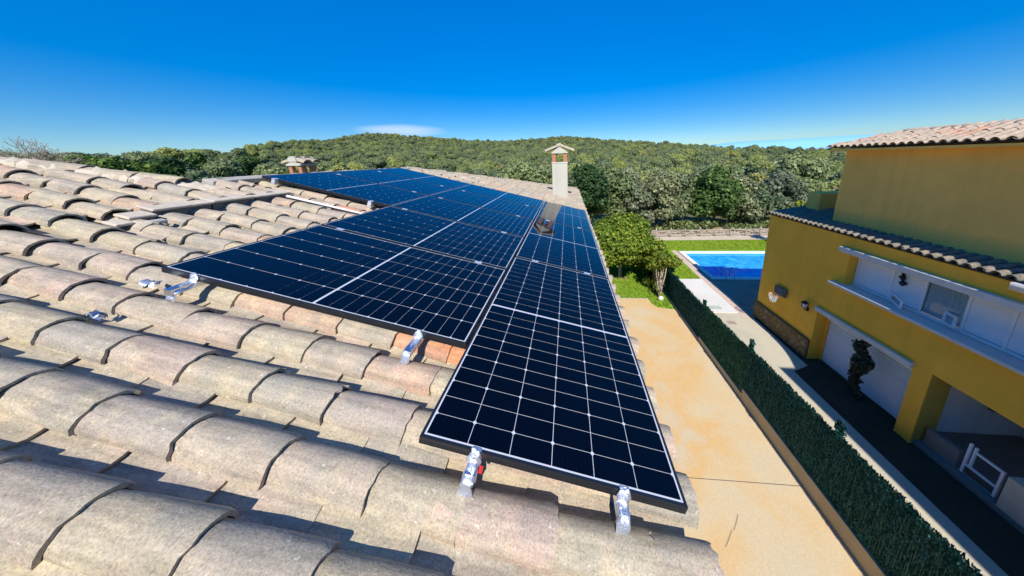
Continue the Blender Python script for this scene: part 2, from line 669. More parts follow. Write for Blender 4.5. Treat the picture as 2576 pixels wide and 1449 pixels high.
def plane(u, v, w):
    return PL @ Vector((u, v, w))


PL4 = PL.to_4x4()

G = -8.0          # ground level

# ------------------------------------------------------------------ ground, terrain, sky-line hills
SKY = [(-180, 2.0), (-90, 2.5), (-70, 2.0), (-64, 2.2), (-56, 2.3), (-48, 4.0), (-42, 4.5), (-38.8, 5.35), (-34, 5.4), (-26, 4.75), (-18, 4.2), (-12, 4.0), (-5, 4.35),
       (0.3, 4.45), (10, 3.25), (21, 2.05), (30, 1.0), (38, .35), (42, .1), (60, 0.0), (90, 1.0), (180, 2.0)]
RCR = [(-180, 140), (-75, 130), (-62, 150), (-54, 260), (-46, 520), (-38, 640), (-20, 600), (0, 560), (15, 470), (30, 380), (45, 320), (90, 300), (180, 200)]
saz, sel = np.array(SKY).T
raz, rcr = np.array(RCR).T


def terrain_h(az, r):
    el = np.interp(az, saz, sel)
    rc_ = np.interp(az, raz, rcr)
    zc = 1.0 + rc_ * np.tan(np.radians(el)) - 7.0
    s = np.clip((r - 36) / 60.0, 0, 1)
    s = s * s * (3 - 2 * s)
    valley = G - 5.5 * s
    t = np.clip((r - 75) / np.maximum(rc_ - 75, 10), 0, 1)
    t = t ** 1.15 * (1 - .15 * np.sin(np.pi * t))
    h = valley + (zc - valley) * t
    far = np.clip((r - rc_) / 300.0, 0, 6)
    h = h - far * 12
    nn = (np.sin(az * .21 + r * .013) + np.sin(az * .47 - r * .021 + 1.3)) * .5
    h = h + nn * 2.2 * np.clip((r - 90) / 150, 0, 1) * np.clip(1.2 - t, 0, 1)
    return h


azs = np.arange(-180, 181, 3.0)
rad = np.array([0.5, 30, 36, 42, 50, 60, 75, 90, 110, 135, 165, 200, 240, 290, 340, 400, 460, 520, 580, 640, 720, 850, 1100, 1600, 2400])
vs = [(0.6, -0.7, G - .93)]
for r in rad:
    for a in azs[:-1]:
        z = float(terrain_h(np.array(a), np.array(r))) if r > 36 else (G if r > 33 else G - .9)
        vs.append((0.6 + r * math.sin(R(a)), -.7 + r * math.cos(R(a)), z - .03))
fs = []
na = len(azs) - 1
for k in range(na):
    fs.append((0, 1 + (k + 1) % na, 1 + k))
for i in range(len(rad) - 1):
    for k in range(na):
        a, b = 1 + i * na + k, 1 + i * na + (k + 1) % na
        fs.append((a, b, b + na, a + na))
put('terrain', MB().add(vs, fs).make('terrain', M['forest_floor'], True), kind='structure')

# hazy sea beyond the hill, built as a low ridge with haze in its colour
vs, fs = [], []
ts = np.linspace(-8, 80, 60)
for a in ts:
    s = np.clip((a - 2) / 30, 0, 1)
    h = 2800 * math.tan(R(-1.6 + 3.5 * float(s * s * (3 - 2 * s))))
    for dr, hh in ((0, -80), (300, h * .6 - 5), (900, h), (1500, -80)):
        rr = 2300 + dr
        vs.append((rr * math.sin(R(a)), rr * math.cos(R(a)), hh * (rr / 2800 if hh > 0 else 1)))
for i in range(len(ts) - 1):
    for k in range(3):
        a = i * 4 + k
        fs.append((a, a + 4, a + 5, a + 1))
put('sea_band_ridge', MB().add(vs, fs).make('sea_band_ridge', M['sea'], True), kind='structure')


def sheet(name, poly, z, mat, kind='structure', th=0.0):
    mb = MB()
    n = len(poly)
    if th:
        v = [(x, y, z) for x, y in poly] + [(x, y, z - th) for x, y in poly]
        mb.add(v, [tuple(range(n)), tuple(range(2 * n - 1, n - 1, -1))] + [(i, i + n, (i + 1) % n + n, (i + 1) % n) for i in range(n)])
    else:
        mb.add([(x, y, z) for x, y in poly], [tuple(range(n))])
    return put(name, mb.make(name, mat), kind=kind)


gm = MB()
for (a, b, c, d) in ((-30, 45, -30, 18.3), (-30, 11.2, 18.3, 23.9), (22.2, 45, 18.3, 23.9), (-30, 45, 23.9, 36)):
    gm.add([(a, c, G - .012), (b, c, G - .012), (b, d, G - .012), (a, d, G - .012)], [(0, 1, 2, 3)])
ground = put('ground', gm.make('ground', M['soil']), kind='structure')
# our side of the boundary
drive = sheet('driveway', [(-14, -14), (6.92, -14), (6.92, 14.05), (6.45, 14.1), (5.95, 14.25), (5.72, 14.6), (5.66, 15.27), (-14, 15.2)], G + .012, M['drive'])
lawn_a = sheet('garden_lawn', [(-14, 15.21), (5.665, 15.28), (5.73, 14.61), (5.96, 14.26), (6.46, 14.11), (6.92, 14.06), (6.92, 29), (-14, 29)], G + .004, M['lawn'])
# joint cut into the concrete
mb = MB()
mb.box(.9, 6.9, 5.285, 5.30, G + .0125, G + .0165)
cr = MB()
for pts in ([(4.80, 4.56), (4.70, 4.44), (4.60, 4.33), (4.52, 4.25)], [(4.47, 4.24), (4.36, 4.13), (4.26, 4.03), (4.15, 3.93)]):
    for (xa, ya), (xb, yb) in zip(pts, pts[1:]):
        cr.add([(xa, ya, G + .0165), (xb, yb, G + .0165), (xb + .022, yb - .012, G + .0165), (xa + .016, ya - .012, G + .0165)], [(0, 3, 2, 1)])
put('concrete_crack', cr.make('concrete_crack', M['soil']), drive, kind='structure')
put('concrete_joint', mb.make('concrete_joint', M['deck']), drive, kind='structure')
mb = MB()
mb.box(-14, 5.66, 15.205, 15.27, G - .05, G + .03)
put('lawn_edging', mb.make('lawn_edging', M['mortar']), kind='structure')
# neighbour's side
sheet('side_path', [(7.12, -14), (10.9, -14), (10.9, 13.3), (10.35, 13.78), (7.12, 13.78)], G + .004, M['concrete'])
sheet('yard_shadow_sheet', [(9.62, -14), (16, -14), (16, 13.6), (11.1, 13.6), (10.84, 13.3), (10.76, 9.85), (9.95, 9.5)], G + .006, M['yard'])  # outline follows the cast shadow of house and wing, shade put into the colour
slabpoly = [(8.30, 13.79), (10.29, 13.79), (10.31, 18.15), (8.30, 18.1)]
sheet('white_paving_slab', slabpoly, G + .05, M['slab'], th=.06)
sheet('pink_paving_strip', [(10.30, 13.3), (10.62, 13.24), (10.87, 15), (10.9, 24.45), (10.5, 24.45), (10.33, 18.2)], G + .014, M['pink'])
sheet('patio', [(10.64, 13.24), (11.1, 13.62), (24, 13.62), (24, 18.18), (10.9, 18.18), (10.88, 15)], G + .010, M['patio'])
sheet('pool_lawn', [(7.12, 13.79), (8.29, 13.79), (8.29, 18.16), (10.32, 18.2), (10.49, 24.12), (24, 24.12), (34, 24.12), (34, 28.0), (7.12, 27.6)], G + .002, M['lawn'])
sheet('gravel_path', [(7.0, 27.62), (34, 28.02), (34, 30.2), (7.0, 29.6)], G + .008, M['gravel'])

# short grass
def grass(name, poly, n, h=.06):
    poly = np.array(poly)
    lo, hi = poly.min(0), poly.max(0)
    pts = []
    while len(pts) < n:
        p = rng.uniform(lo, hi, (n * 2, 2))
        x, y = p[:, 0], p[:, 1]
        ins = np.zeros(len(p), bool)
        j = len(poly) - 1
        for i in range(len(poly)):
            xi, yi = poly[i]
            xj, yj = poly[j]
            ins ^= ((yi > y) != (yj > y)) & (x < (xj - xi) * (y - yi) / (yj - yi + 1e-12) + xi)
            j = i
        pts.extend(p[ins].tolist())
    p = np.array(pts[:n])
    c = np.c_[p, np.full(n, G + h * .45)]
    nr = rng.normal(size=(n, 3)) * np.array([1, 1, .5])
    P, Q = cards(c, nr, h * 1.3, .8, up=(0, 0, 1))
    P[:, 2] = np.maximum(P[:, 2], G + .003)
    return put(name, np_mesh(name, P, Q, M['grass']), kind='stuff')


grass('garden_grass', [(1.5, 15.3), (5.6, 15.3), (6.0, 14.3), (6.85, 14.1), (6.85, 26), (1.5, 26)], 26000)
grass('poolside_grass', [(8.2, 18.3), (10.2, 18.3), (10.3, 24.6), (24, 24.75), (24, 27.8), (8.2, 27.5)], 40000)

# ------------------------------------------------------------------ tiled house that carries the panels
house = thing('tiled_house', (-3.6, 5, G), 'low house under a pale weathered barrel tile roof with solar panels', 'house')
mb = MB()
mb.box(-9.3, .62, -6, 10.9, G, -.75)
put('wall', mb.make('wall', M['house_wall']), house)


def hip_far_v(u):            # far hip line: v at a given u
    return 11.75 + (u - 1.14) * 1.0


def hip_near_v(u):           # near-left hip line of the raised wing
    return 2.06 + (u + 3.63) * .40


URIDGE = -4.06
mb = MB()
dk = -.215
pts = [(1.10, -8), (1.10, hip_far_v(1.10)), (URIDGE, hip_far_v(URIDGE)), (URIDGE, 2.3), (-6.4, hip_near_v(-6.4)), (-6.4, -8)]
mb.add([plane(u, v, dk) for u, v in pts], [tuple(range(6))])
# slopes that fall away beyond the ridge and the hips
rp = [plane(URIDGE, 2.3, dk), plane(URIDGE, hip_far_v(URIDGE), dk)]
mb.add([rp[0], rp[1], (-9.2, 11.7, -.95), (-9.2, 2.0, -.95)], [(0, 1, 2, 3)])
mb.add([rp[1], plane(1.10, hip_far_v(1.1), dk), (-9.2, 11.75, -.95)], [(0, 1, 2)])
nh = [plane(URIDGE, 2.3, dk), plane(-6.4, hip_near_v(-6.4), dk)]
mb.add([nh[0], nh[1], (-9.2, 2.6, -.9)], [(0, 1, 2)])
roof = put('roof', mb.make('roof', M['deck']), house)

PITCH, EXPO, V0, U0 = .232, .345, -.09, -.115


def cover_mesh(k, L=.43, hw=.086, ht=.080, taper=.79, n=12, th=.011, lip=1.0):
    """convex barrel tile: x runs up the slope from the lower end at 0, z up"""
    rg = np.random.default_rng(100 + k)
    mb = MB()
    sec = [0, .06, .5, 1.0]
    ph = rg.uniform(0, 6.28)
    outer, inner = [], []
    for s in sec:
        f = 1 - (1 - taper) * s
        wob = 1 + .02 * math.sin(ph + s * 5)
        for i in range(n + 1):
            a = math.pi * (i / n) - math.pi / 2
            y = math.sin(a) * hw * f * wob
            z = math.cos(a) * ht * f
            jit = rg.normal() * .0012
            x = -s * L + (rg.normal() * .0035 + (-.007 if rg.random() < .05 else 0) if s == 0 else 0)
            outer.append((x, y + jit, z + jit))
            fi = (hw * f - th) / (hw * f)
            inner.append((x, y * fi, max(z - th, -.004) if z > th else z * .2 - .004))
    N = n + 1
    m = len(sec)
    vs = outer + inner
    o = m * N
    fs = []
    for j in range(m - 1):
        for i in range(n):
            a, b, c, d = j * N + i, j * N + i + 1, (j + 1) * N + i + 1, (j + 1) * N + i
            fs.append((a, b, c, d))
            fs.append((o + a, o + d, o + c, o + b))
    for i in range(n):
        fs.append((i + 1, i, o + i, o + i + 1))
        a, b = (m - 1) * N + i, (m - 1) * N + i + 1
        fs.append((a, b, o + b, o + a))
    for j in range(m - 1):
        a, d = j * N, (j + 1) * N
        fs.append((a, d, o + d, o + a))
        a, d = j * N + n, (j + 1) * N + n
        fs.append((d, a, o + a, o + d))
    mb.add(vs, fs)
    return mb


def channel_mesh(k, L=.43, n=8, th=.012):
    rg = np.random.default_rng(200 + k)
    mb = MB()
    N = n + 1
    outer, inner = [], []
    secs = [0, .5, 1.0]
    for s in secs:
        f = .88 + .12 * s
        for i in range(N):
            a = R(-62) + R(124) * i / n
            y = math.sin(a) * .108 * f
            z = (1 - math.cos(a)) * .10 * f
            x = -s * L + (rg.normal() * .002 if s == 0 else 0)
            z += .016 * (1 - s)
            outer.append((x, y, z))
            inner.append((x, y, z - th))
    o = len(outer)
    fs = []
    for j in range(len(secs) - 1):
        for i in range(n):
            a, b, c, d = j * N + i, j * N + i + 1, (j + 1) * N + i + 1, (j + 1) * N + i
            fs.append((a, b, c, d))
            fs.append((o + a, o + d, o + c, o + b))
    for i in range(n):
        fs.append((i + 1, i, o + i, o + i + 1))
    mb.add(outer + inner, fs)
    return mb


COVERS = [cover_mesh(k, hw=.086 + .003 * math.sin(k * 2.1), ht=.080 + .003 * math.cos(k * 1.7)) for k in range(7)]
CHANNELS = [channel_mesh(k) for k in range(3)]
COVER_ME = [c.make('cover_tile', M['tile'], True) for c in COVERS]
COVER_TERRA = COVERS[1].make('terracotta_cover_tile', M['tile_terracotta'], True)
COVER_PINK = COVERS[2].make('salmon_cover_tile', M['tile_pink'], True)
CHAN_ME = [c.make('channel_tile', M['tile'], True) for c in CHANNELS]
for me in COVER_ME + CHAN_ME + [COVER_TERRA]:
    me.shade_smooth() if hasattr(me, 'shade_smooth') else None


def sharpen(me, ang=40):
    try:
        me.set_sharp_from_angle(angle=R(ang))
    except Exception:
        pass


for me in COVER_ME + CHAN_ME + [COVER_TERRA, COVER_PINK]:
    sharpen(me)


def raise_w(u, v):
    if v > 2.36 or u > -3.2:
        return 0.0
    return .05 * max(0.0, min(1, (v - .2) / .7))


PANELS_HIDE = [(-.02, 1.0, .28, 5.72), (-1.85, -.05, .85, 5.6), (-3.78, -1.98, 2.95, 5.6)]      # fully under the panels


def hidden(u0, u1, v):
    for a, b, c, d in PANELS_HIDE:
        if u0 > a and u1 < b and c < v < d:
            return True
    return False


def px(p):
    q = RW @ (Vector(p) - CAMLOC)
    if q.z < .05:
        return None
    return (1367 + 663.03 * q.x / q.z, 548.7 + 663.03 * q.y / q.z, q.z)


cands = []
for k in range(-8, 56):
    v = V0 + PITCH * k
    for j in range(-4, 19):
        u_low = U0 - EXPO * j                    # lower end of the cover tile
        if j == -4:
            u_low = 1.150
        for kind in ('cover', 'channel'):
            uu = u_low if kind == 'cover' else (u_low - .125 if j > -4 else 1.10)
            vv = v if kind == 'cover' else v + PITCH * .5
            um = uu - .2
            if vv > hip_far_v(um) - .08:
                continue
            if um < URIDGE + .06 and vv > 2.3:
                continue
            if um < -3.6 and vv > hip_near_v(um) - .05 and (um < -4.0 or vv < 2.1):
                continue
            if um < -6.3:
                continue
            if hidden(uu - .42, uu, vv):
                continue
            P = plane(um, vv, -.1)
            q = px(P)
            if q is None:
                continue
            mx = 260 if q[2] < 2 else 80
            if not (-mx < q[0] < 2576 + mx and -mx < q[1] < 1449 + mx * 1.6):
                continue
            # rough projected size
            ray = (P - CAMLOC)
            dist = ray.length
            nrm = PL @ Vector((0, -.3, 1))
            facing = max(.03, -ray.normalized().dot(nrm.normalized()))
            area = facing / dist ** 2 * (1.0 if kind == 'cover' else .55)
            cands.append((area, kind, uu, vv, j))
cands.sort(key=lambda c: -c[0])
far_cov = []
trg = random.Random(11)
TERRA = {}
rest = MB()
count = 0
for area, kind, uu, vv, j in cands:
    loose = 1.0 if uu > -2.2 else 2.2
    du, dv = trg.gauss(0, .011) * (1 if j > -4 else .6), trg.gauss(0, .0035) * loose
    rz, rx = R(trg.gauss(0, .9) * loose), R(trg.gauss(0, 1.0) * loose)
    w = -.170 if kind == 'cover' else -.187
    w += trg.gauss(0, .003) * loose + raise_w(uu, vv)
    ry = R(-.4 + trg.gauss(0, .35))
    mat = PL4 @ Matrix.Translation((uu + du, vv + dv, w)) @ Matrix.Rotation(rz, 4, 'Z') @ Matrix.Rotation(ry, 4, 'Y') @ Matrix.Rotation(rx, 4, 'X')
    vi = trg.randrange(7 if kind == 'cover' else 3)
    # the few red tiles put in when the roof was repaired
    terra = kind == 'cover' and any(abs(uu - .2 - a) < .19 and abs(vv - b) < .118 for a, b in ((-2.30, 2.45), (-1.30, 6.75), (-.16, .6)))
    pink = kind == 'cover' and any(abs(uu - .2 - a) < .19 and abs(vv - b) < .118 for a, b in ((-1.05, .62), (-1.38, .62), (-3.05, 2.2), (.38, -.32), (.72, -.32), (-.3, .38), (-2.0, 2.45), (-.65, -.55)))
    if count < 300:
        me = (COVER_TERRA if terra else COVER_PINK if pink else COVER_ME[vi]) if kind == 'cover' else CHAN_ME[vi]
        put('roof_tile', me, roof, mat)
        count += 1
    elif terra:
        rest.add([mat @ Vector(p) for p in COVERS[1].v], COVERS[1].f, 1)
    else:
        src = COVERS[vi] if kind == 'cover' else CHANNELS[vi]
        rest.add([mat @ Vector(p) for p in src.v], src.f, 0)
me = rest.make('far_roof_tiles', [M['tile_far'], M['tile_terracotta']], True)
sharpen(me)
put('far_roof_tiles', me, roof, kind='stuff')


def chain(name, me_list, pts, step, w_lift, parent, mat_roll=0.0, jit=.01):
    """ridge tiles laid end to end along a line of world points"""
    a, b = Vector(pts[0]), Vector(pts[1])
    d = (b - a)
    n = int(d.length / step)
    d.normalize()
    up = Vector((0, 0, 1))
    y = up.cross(d).normalized()
    z = d.cross(y)
    out = []
    for i in range(n):
        p = a + d * (i + 1) * step + z * w_lift
        mrot = Matrix((( d.x, y.x, z.x), (d.y, y.y, z.y), (d.z, y.z, z.z))).to_4x4()
        mw = Matrix.Translation(p + Vector((0, 0, trg.gauss(0, jit)))) @ mrot @ Matrix.Rotation(R(trg.gauss(0, 2.5)), 4, 'X') @ Matrix.Rotation(R(trg.gauss(0, 1.5)), 4, 'Z')
        out.append(put(name, me_list[i % len(me_list)], parent, mw))
    return out


RIDGE = [cover_mesh(40 + k, L=.42, hw=.115, ht=.10, taper=.86, n=10) for k in range(3)]
RIDGE_ME = [c.make('ridge_tile', M['tile'], True) for c in RIDGE]
for me in RIDGE_ME:
    sharpen(me)


def lumpy_strip(name, path, width, height, mat, parent, seed=0, n=60, lump=.25):
    """hand-laid mortar band along a world path"""
    rg = np.random.default_rng(seed)
    pts = [Vector(p) for p in path]
    tot = [0]
    for a, b in zip(pts, pts[1:]):
        tot.append(tot[-1] + (b - a).length)
    ring = 8
    vs, fs = [], []
    for i in range(n + 1):
        s = tot[-1] * i / n
        k = max(j for j in range(len(pts) - 1) if tot[j] <= s + 1e-9)
        t = (s - tot[k]) / max(tot[k + 1] - tot[k], 1e-9)
        p = pts[k].lerp(pts[k + 1], t)
        d = (pts[k + 1] - pts[k]).normalized()
        y = Vector((0, 0, 1)).cross(d).normalized()
        z = d.cross(y)
        f = 1 + rg.normal() * lump * .5
        for q in range(ring):
            a = math.pi * q / (ring - 1)
            prof = abs(math.sin(a)) ** .55
            vs.append(p + y * math.cos(a) * width * .5 * f + z * (prof * height * (1 + rg.normal() * lump * .4)))
    for i in range(n):
        for q in range(ring - 1):
            a = i * ring + q
            fs.append((a, a + 1, a + ring + 1, a + ring))
    for e in (0, n):
        fs.append(tuple(e * ring + q for q in range(ring)))
    return put(name, MB().add(vs, fs).make(name, mat, True), parent)


# far hip, long ridge, near-left hip of the raised wing
chain('ridge_tile', RIDGE_ME, (plane(URIDGE, hip_far_v(URIDGE), -.16), plane(1.12, hip_far_v(1.12), -.19)), .36, .03, roof)
lumpy_strip('hip_mortar', (plane(URIDGE, hip_far_v(URIDGE) - .02, -.18), plane(1.1, hip_far_v(1.1) - .02, -.2)), .26, .085, M['ridge_mortar'], roof, 3, 70)
lumpy_strip('ridge_mortar', (plane(URIDGE, 2.28, -.15), plane(URIDGE, hip_far_v(URIDGE), -.15)), .26, .08, M['mortar'], roof, 4, 60)
lumpy_strip('wing_hip_mortar', (plane(-3.60, hip_near_v(-3.6), -.15), plane(-4.3, hip_near_v(-4.3), -.12), plane(-6.4, hip_near_v(-6.4), -.12)), .24, .08, M['ridge_mortar'], roof, 5, 70, .4)
chain('ridge_tile', RIDGE_ME, (plane(-6.35, hip_near_v(-6.35), -.135), plane(-3.66, hip_near_v(-3.66), -.14)), .37, .03, roof, jit=.012)
# flat capping slab between wing hip and panels
mb = MB()
mb.box(-4.06, -3.90, 2.16, 3.05, -.13, -.065, xf=lambda u, v, w: plane(u - (v - 2.16) * .05, v, w))
bevel(put('capping_slab', mb.make('capping_slab', M['mortar']), roof), .012)
# step where the raised wing stops: mortar lip with a dark upright face
for (ua, ub, va, vb_, wt, tilt) in ((-3.30, -3.14, 2.02, 2.40, -.058, .010), (-3.31, -3.13, 1.62, 2.015, -.052, -.006), (-3.29, -3.12, 1.20, 1.612, -.058, .008), (-3.20, -3.05, 1.03, 1.19, -.078, -.02), (-3.12, -2.99, .93, 1.022, -.10, .03)):
    fx_ = lambda u, v, w, va=va, tilt=tilt: plane(u + (v - va) * tilt, v, w + (v - va) * tilt * .8)
    bevel(put('capping_slab', MB().box(ua, ub, va, vb_, wt - .024, wt, xf=fx_).make('capping_slab', M['ridge_mortar']), roof), .009)
    put('step_face', MB().box(ua + .03, ub - .028, va + .01, vb_ - .005, -.21, wt - .025, xf=fx_).make('step_face', M['grout']), roof)
bevel(put('loose_brick', MB().box(-2.97, -2.91, 1.06, 1.16, -.15, -.09, xf=lambda u, v, w: plane(u, v, w)).make('loose_brick', M['mortar']), roof), .01)
# mortar fillets squeezed out under some joints
for (u, v) in ((-.14, .0), (.21, -.19), (-.47, .52), (-.82, .3), (.2, .05)):
    lumpy_strip('mortar_fillet', [plane(u - .02, v - .09, -.19), plane(u + .03, v - .08, -.19)], .05, .03, M['ridge_mortar'], roof, int(abs(u * 100)), 8, .5)

# chimneys of the tiled house
def chimney(x0, x1, y0, y1, zb, zs, zp, zr, label):
    """rendered shaft, brick posts, gabled tile cap with its ridge along Y"""
    ch = put('chimney', MB().box(x0, x1, y0, y1, zb, zs - .03).make('chimney', M['chimney']), house, label=label)
    bevel(ch, .012)
    put('ledge', MB().box(x0 - .012, x1 + .012, y0 - .012, y1 + .012, zs - .03, zs).make('ledge', M['cream']), ch)
    s = .12 if x1 - x0 > .4 else .085
    for (a, b) in ((x0 + .01, y0 + .01), (x1 - .01 - s, y0 + .01), (x0 + .01, y1 - .01 - s), (x1 - .01 - s, y1 - .01 - s)):
        bevel(put('brick_post', MB().box(a, a + s, b, b + s, zs, zp).make('brick_post', M['brick']), ch), .006)
    xm = (x0 + x1) / 2
    hw = (x1 - x0) / 2
    # gable block of render
    y0g, y1g = y0 - .02, y1 + .02
    zg = zr - .10
    v = [(x0 - .01, y0g, zp), (x1 + .01, y0g, zp), (x1 + .01, y0g, zp + .03), (xm, y0g, zg), (x0 - .01, y0g, zp + .03)]
    n = 5
    vs = v + [(a, y1g, c) for a, _, c in v]
    put('cap_gable', MB().add(vs, [tuple(range(n)), tuple(range(2 * n - 1, n - 1, -1))] + [(i, i + n, (i + 1) % n + n, (i + 1) % n) for i in range(n)]).make('cap_gable', M['chimney']), ch)
    # tiles on both slopes
    ov = .20 if hw > .2 else .11
    nt = 3 if hw > .2 else 2
    cov = cover_mesh(61, L=hw + ov + .10, hw=(y1 - y0 + .06) / 4.1 if nt == 2 else .12, ht=.075, taper=.9, n=10).make('cap_tile', M['tile'], True)
    sharpen(cov)
    for sgn in (-1, 1):
        for i in range(nt):
            y = y0 - .03 + (y1 - y0 + .06) * (i + .5) / nt
            low = Vector((xm + sgn * (hw + ov), y, zp + .035))
            top = Vector((xm, y, zg))
            d = (low - top).normalized()
            yv = Vector((0, 0, 1)).cross(d).normalized()
            zv = d.cross(yv)
            mw = Matrix.Translation(low + Vector((0, 0, .02))) @ Matrix(((d.x, yv.x, zv.x), (d.y, yv.y, zv.y), (d.z, yv.z, zv.z))).to_4x4()
            put('cap_tile', cov, ch, mw)
    rid = cover_mesh(62, L=y1 - y0 + .1, hw=.115, ht=.12, taper=.97, n=12)
    rid.add([(0, math.sin(math.pi * i / 12 - math.pi / 2) * .11, math.cos(math.pi * i / 12 - math.pi / 2) * .115) for i in range(13)], [tuple(range(13))])
    rme = rid.make('cap_ridge', M['chimney'], False)
    mw = Matrix.Translation((xm, y0g - .012, zr - .12)) @ Matrix.Rotation(R(-90), 4, 'Z')
    put('cap_ridge', rme, ch, mw)
    return ch


chimney(.088, .585, 7.90, 8.38, -.6, .914, 1.19, 1.50, 'tall pale rendered chimney beyond the last panels, brick posts under a gabled tile cap')
chimney(-5.80, -5.46, 4.85, 5.22, -.3, .76, 1.06, 1.27, 'short chimney with red brick posts rising behind the upper panels')

# ------------------------------------------------------------------ solar panels
PW, PLn, GAP = 1.038, 1.9015, .020
FRH = .035


def frame_mesh():
    mb = MB()
    t = .011
    f = FRH
    for (a, b, c, d) in ((0, PW, 0, t), (0, PW, PLn - t, PLn), (0, t, t, PLn - t), (PW - t, PW, t, PLn - t)):
        mb.box(a, b, c, d, -f, 0)
    # lower flange
    for (a, b, c, d) in ((t, PW - t, t, .03), (t, PW - t, PLn - .03, PLn - t)):
        mb.box(a, b, c, d, -f, -f + .002)
    # groove line on the near and far faces
    mb.box(.002, PW - .002, -.0012, 0, -.013, -.010)
    mb.box(.002, PW - .002, PLn, PLn + .0012, -.013, -.010)
    return mb.make('frame', M['frame'])


FRAME_ME = frame_mesh()
SHEET_ME = MB().box(.0112, PW - .0112, .0112, PLn - .0112, -.008, -.0024).make('backsheet', M['sheet'])
CW, CL = .1648, .0822
cc = .0075
CELL_ME = MB().add([(-CW / 2, -CL / 2, 0), (CW / 2, -CL / 2, 0), (CW / 2, CL / 2 - cc, 0), (CW / 2 - cc, CL / 2, 0), (-CW / 2 + cc, CL / 2, 0), (-CW / 2, CL / 2 - cc, 0)], [(0, 1, 2, 3, 4, 5)]).make('solar_cell', M['cell'])
MARG_U = .0172
MARG_V = .0180
MID = .0070
PU = (PW - 2 * MARG_U) / 6
PV = (PLn / 2 - MARG_V - MID) / 11


def panel(u, v, landscape, label, group):
    """u,v: low-u / low-v corner on the roof plane; landscape panels lie with their length up the slope"""
    org = Matrix.Translation((u, v, 0)) if not landscape else Matrix.Translation((u + PLn, v, 0)) @ Matrix.Rotation(R(90), 4, 'Z')
    mw = PL4 @ org
    root = thing('solar_panel', tuple(plane(u, v, 0)), label, 'solar panel', group)
    put('frame', FRAME_ME, root, mw)
    sh = put('backsheet', SHEET_ME, root, mw)
    for i in range(6):
        for j in range(22):
            cx = MARG_U + PU * (i + .5)
            jj = j if j < 11 else j - 11
            cy = (MARG_V if j < 11 else PLn / 2 + MID) + PV * (jj + .5)
            flip = (j % 2 == 1) if j < 11 else (j % 2 == 0)
            m = mw @ Matrix.Translation((cx, cy, -.0012))
            if flip:
                m = m @ Matrix.Rotation(math.pi, 4, 'Z')
            put('solar_cell', CELL_ME, sh, m)
    return root


for k in range(3):
    panel(0, k * (PLn + GAP), False, ('nearest solar panel at the roof edge, lengthwise along the eave', 'middle panel of the eave row, between the nearest one and the one by the chimney',
                                      'farthest panel in the eave row, standing just before the tall chimney')[k], 'solar panels on the tiled roof')
DL = .5149
VB = lambda k: DL + k * (PW + GAP)
for k in range(5):
    panel(-.0136 - PLn, VB(k), True, ('nearest crosswise panel, left of the eave row, with foil tape on both rail ends', 'second crosswise panel of the middle row, ending where the upper row starts',
                                      'third crosswise panel of the middle row, level with the nearest upper panel', 'fourth crosswise panel of the middle row, last but one',
                                      'farthest crosswise panel of the middle row, edged by bare tiles')[k], 'solar panels on the tiled roof')
for k in range(3):
    panel(-.0136 - 2 * PLn + .0, VB(2 + k), True, ('nearest panel of the upper row, just above a white conduit', 'middle panel of the upper row at the ridge', 'farthest panel of the upper row, below the short chimney')[k], 'solar panels on the tiled roof')


def ribbon(path, width, th, seed, crumple=.0035, nw=6, sub=5):
    """crumpled foil strip following (v, w) points, centred on u = 0, in roof-plane coordinates"""
    rg = np.random.default_rng(seed)
    pts = []
    for (a, b) in zip(path, path[1:]):
        for s in range(sub):
            t = s / sub
            pts.append((a[0] + (b[0] - a[0]) * t, a[1] + (b[1] - a[1]) * t))
    pts.append(path[-1])
    vs, fs = [], []
    n = len(pts)
    for layer in (0, 1):
        for i, (v, w) in enumerate(pts):
            wd = width * (1 + .10 * math.sin(i * 1.3 + seed))
            for k in range(nw + 1):
                s = k / nw - .5
                c = crumple * (0 if i < 2 else 1)
                rr = np.random.default_rng(seed * 1000 + i * 50 + k)
                edge = abs(s) * 2
                wrap = -.022 * max(0, edge - .72) / .28
                vs.append((s * wd + rr.normal() * c * .6, v + rr.normal() * c * .6 - layer * th * .6, w + wrap + rr.normal() * c - layer * th))
    N = nw + 1
    o = n * N
    for i in range(n - 1):
        for k in range(nw):
            a = i * N + k
            fs.append((a, a + 1, a + N + 1, a + N))
            fs.append((o + a, o + a + N, o + a + N + 1, o + a + 1))
    return MB().add([plane(*p) for p in vs], fs)


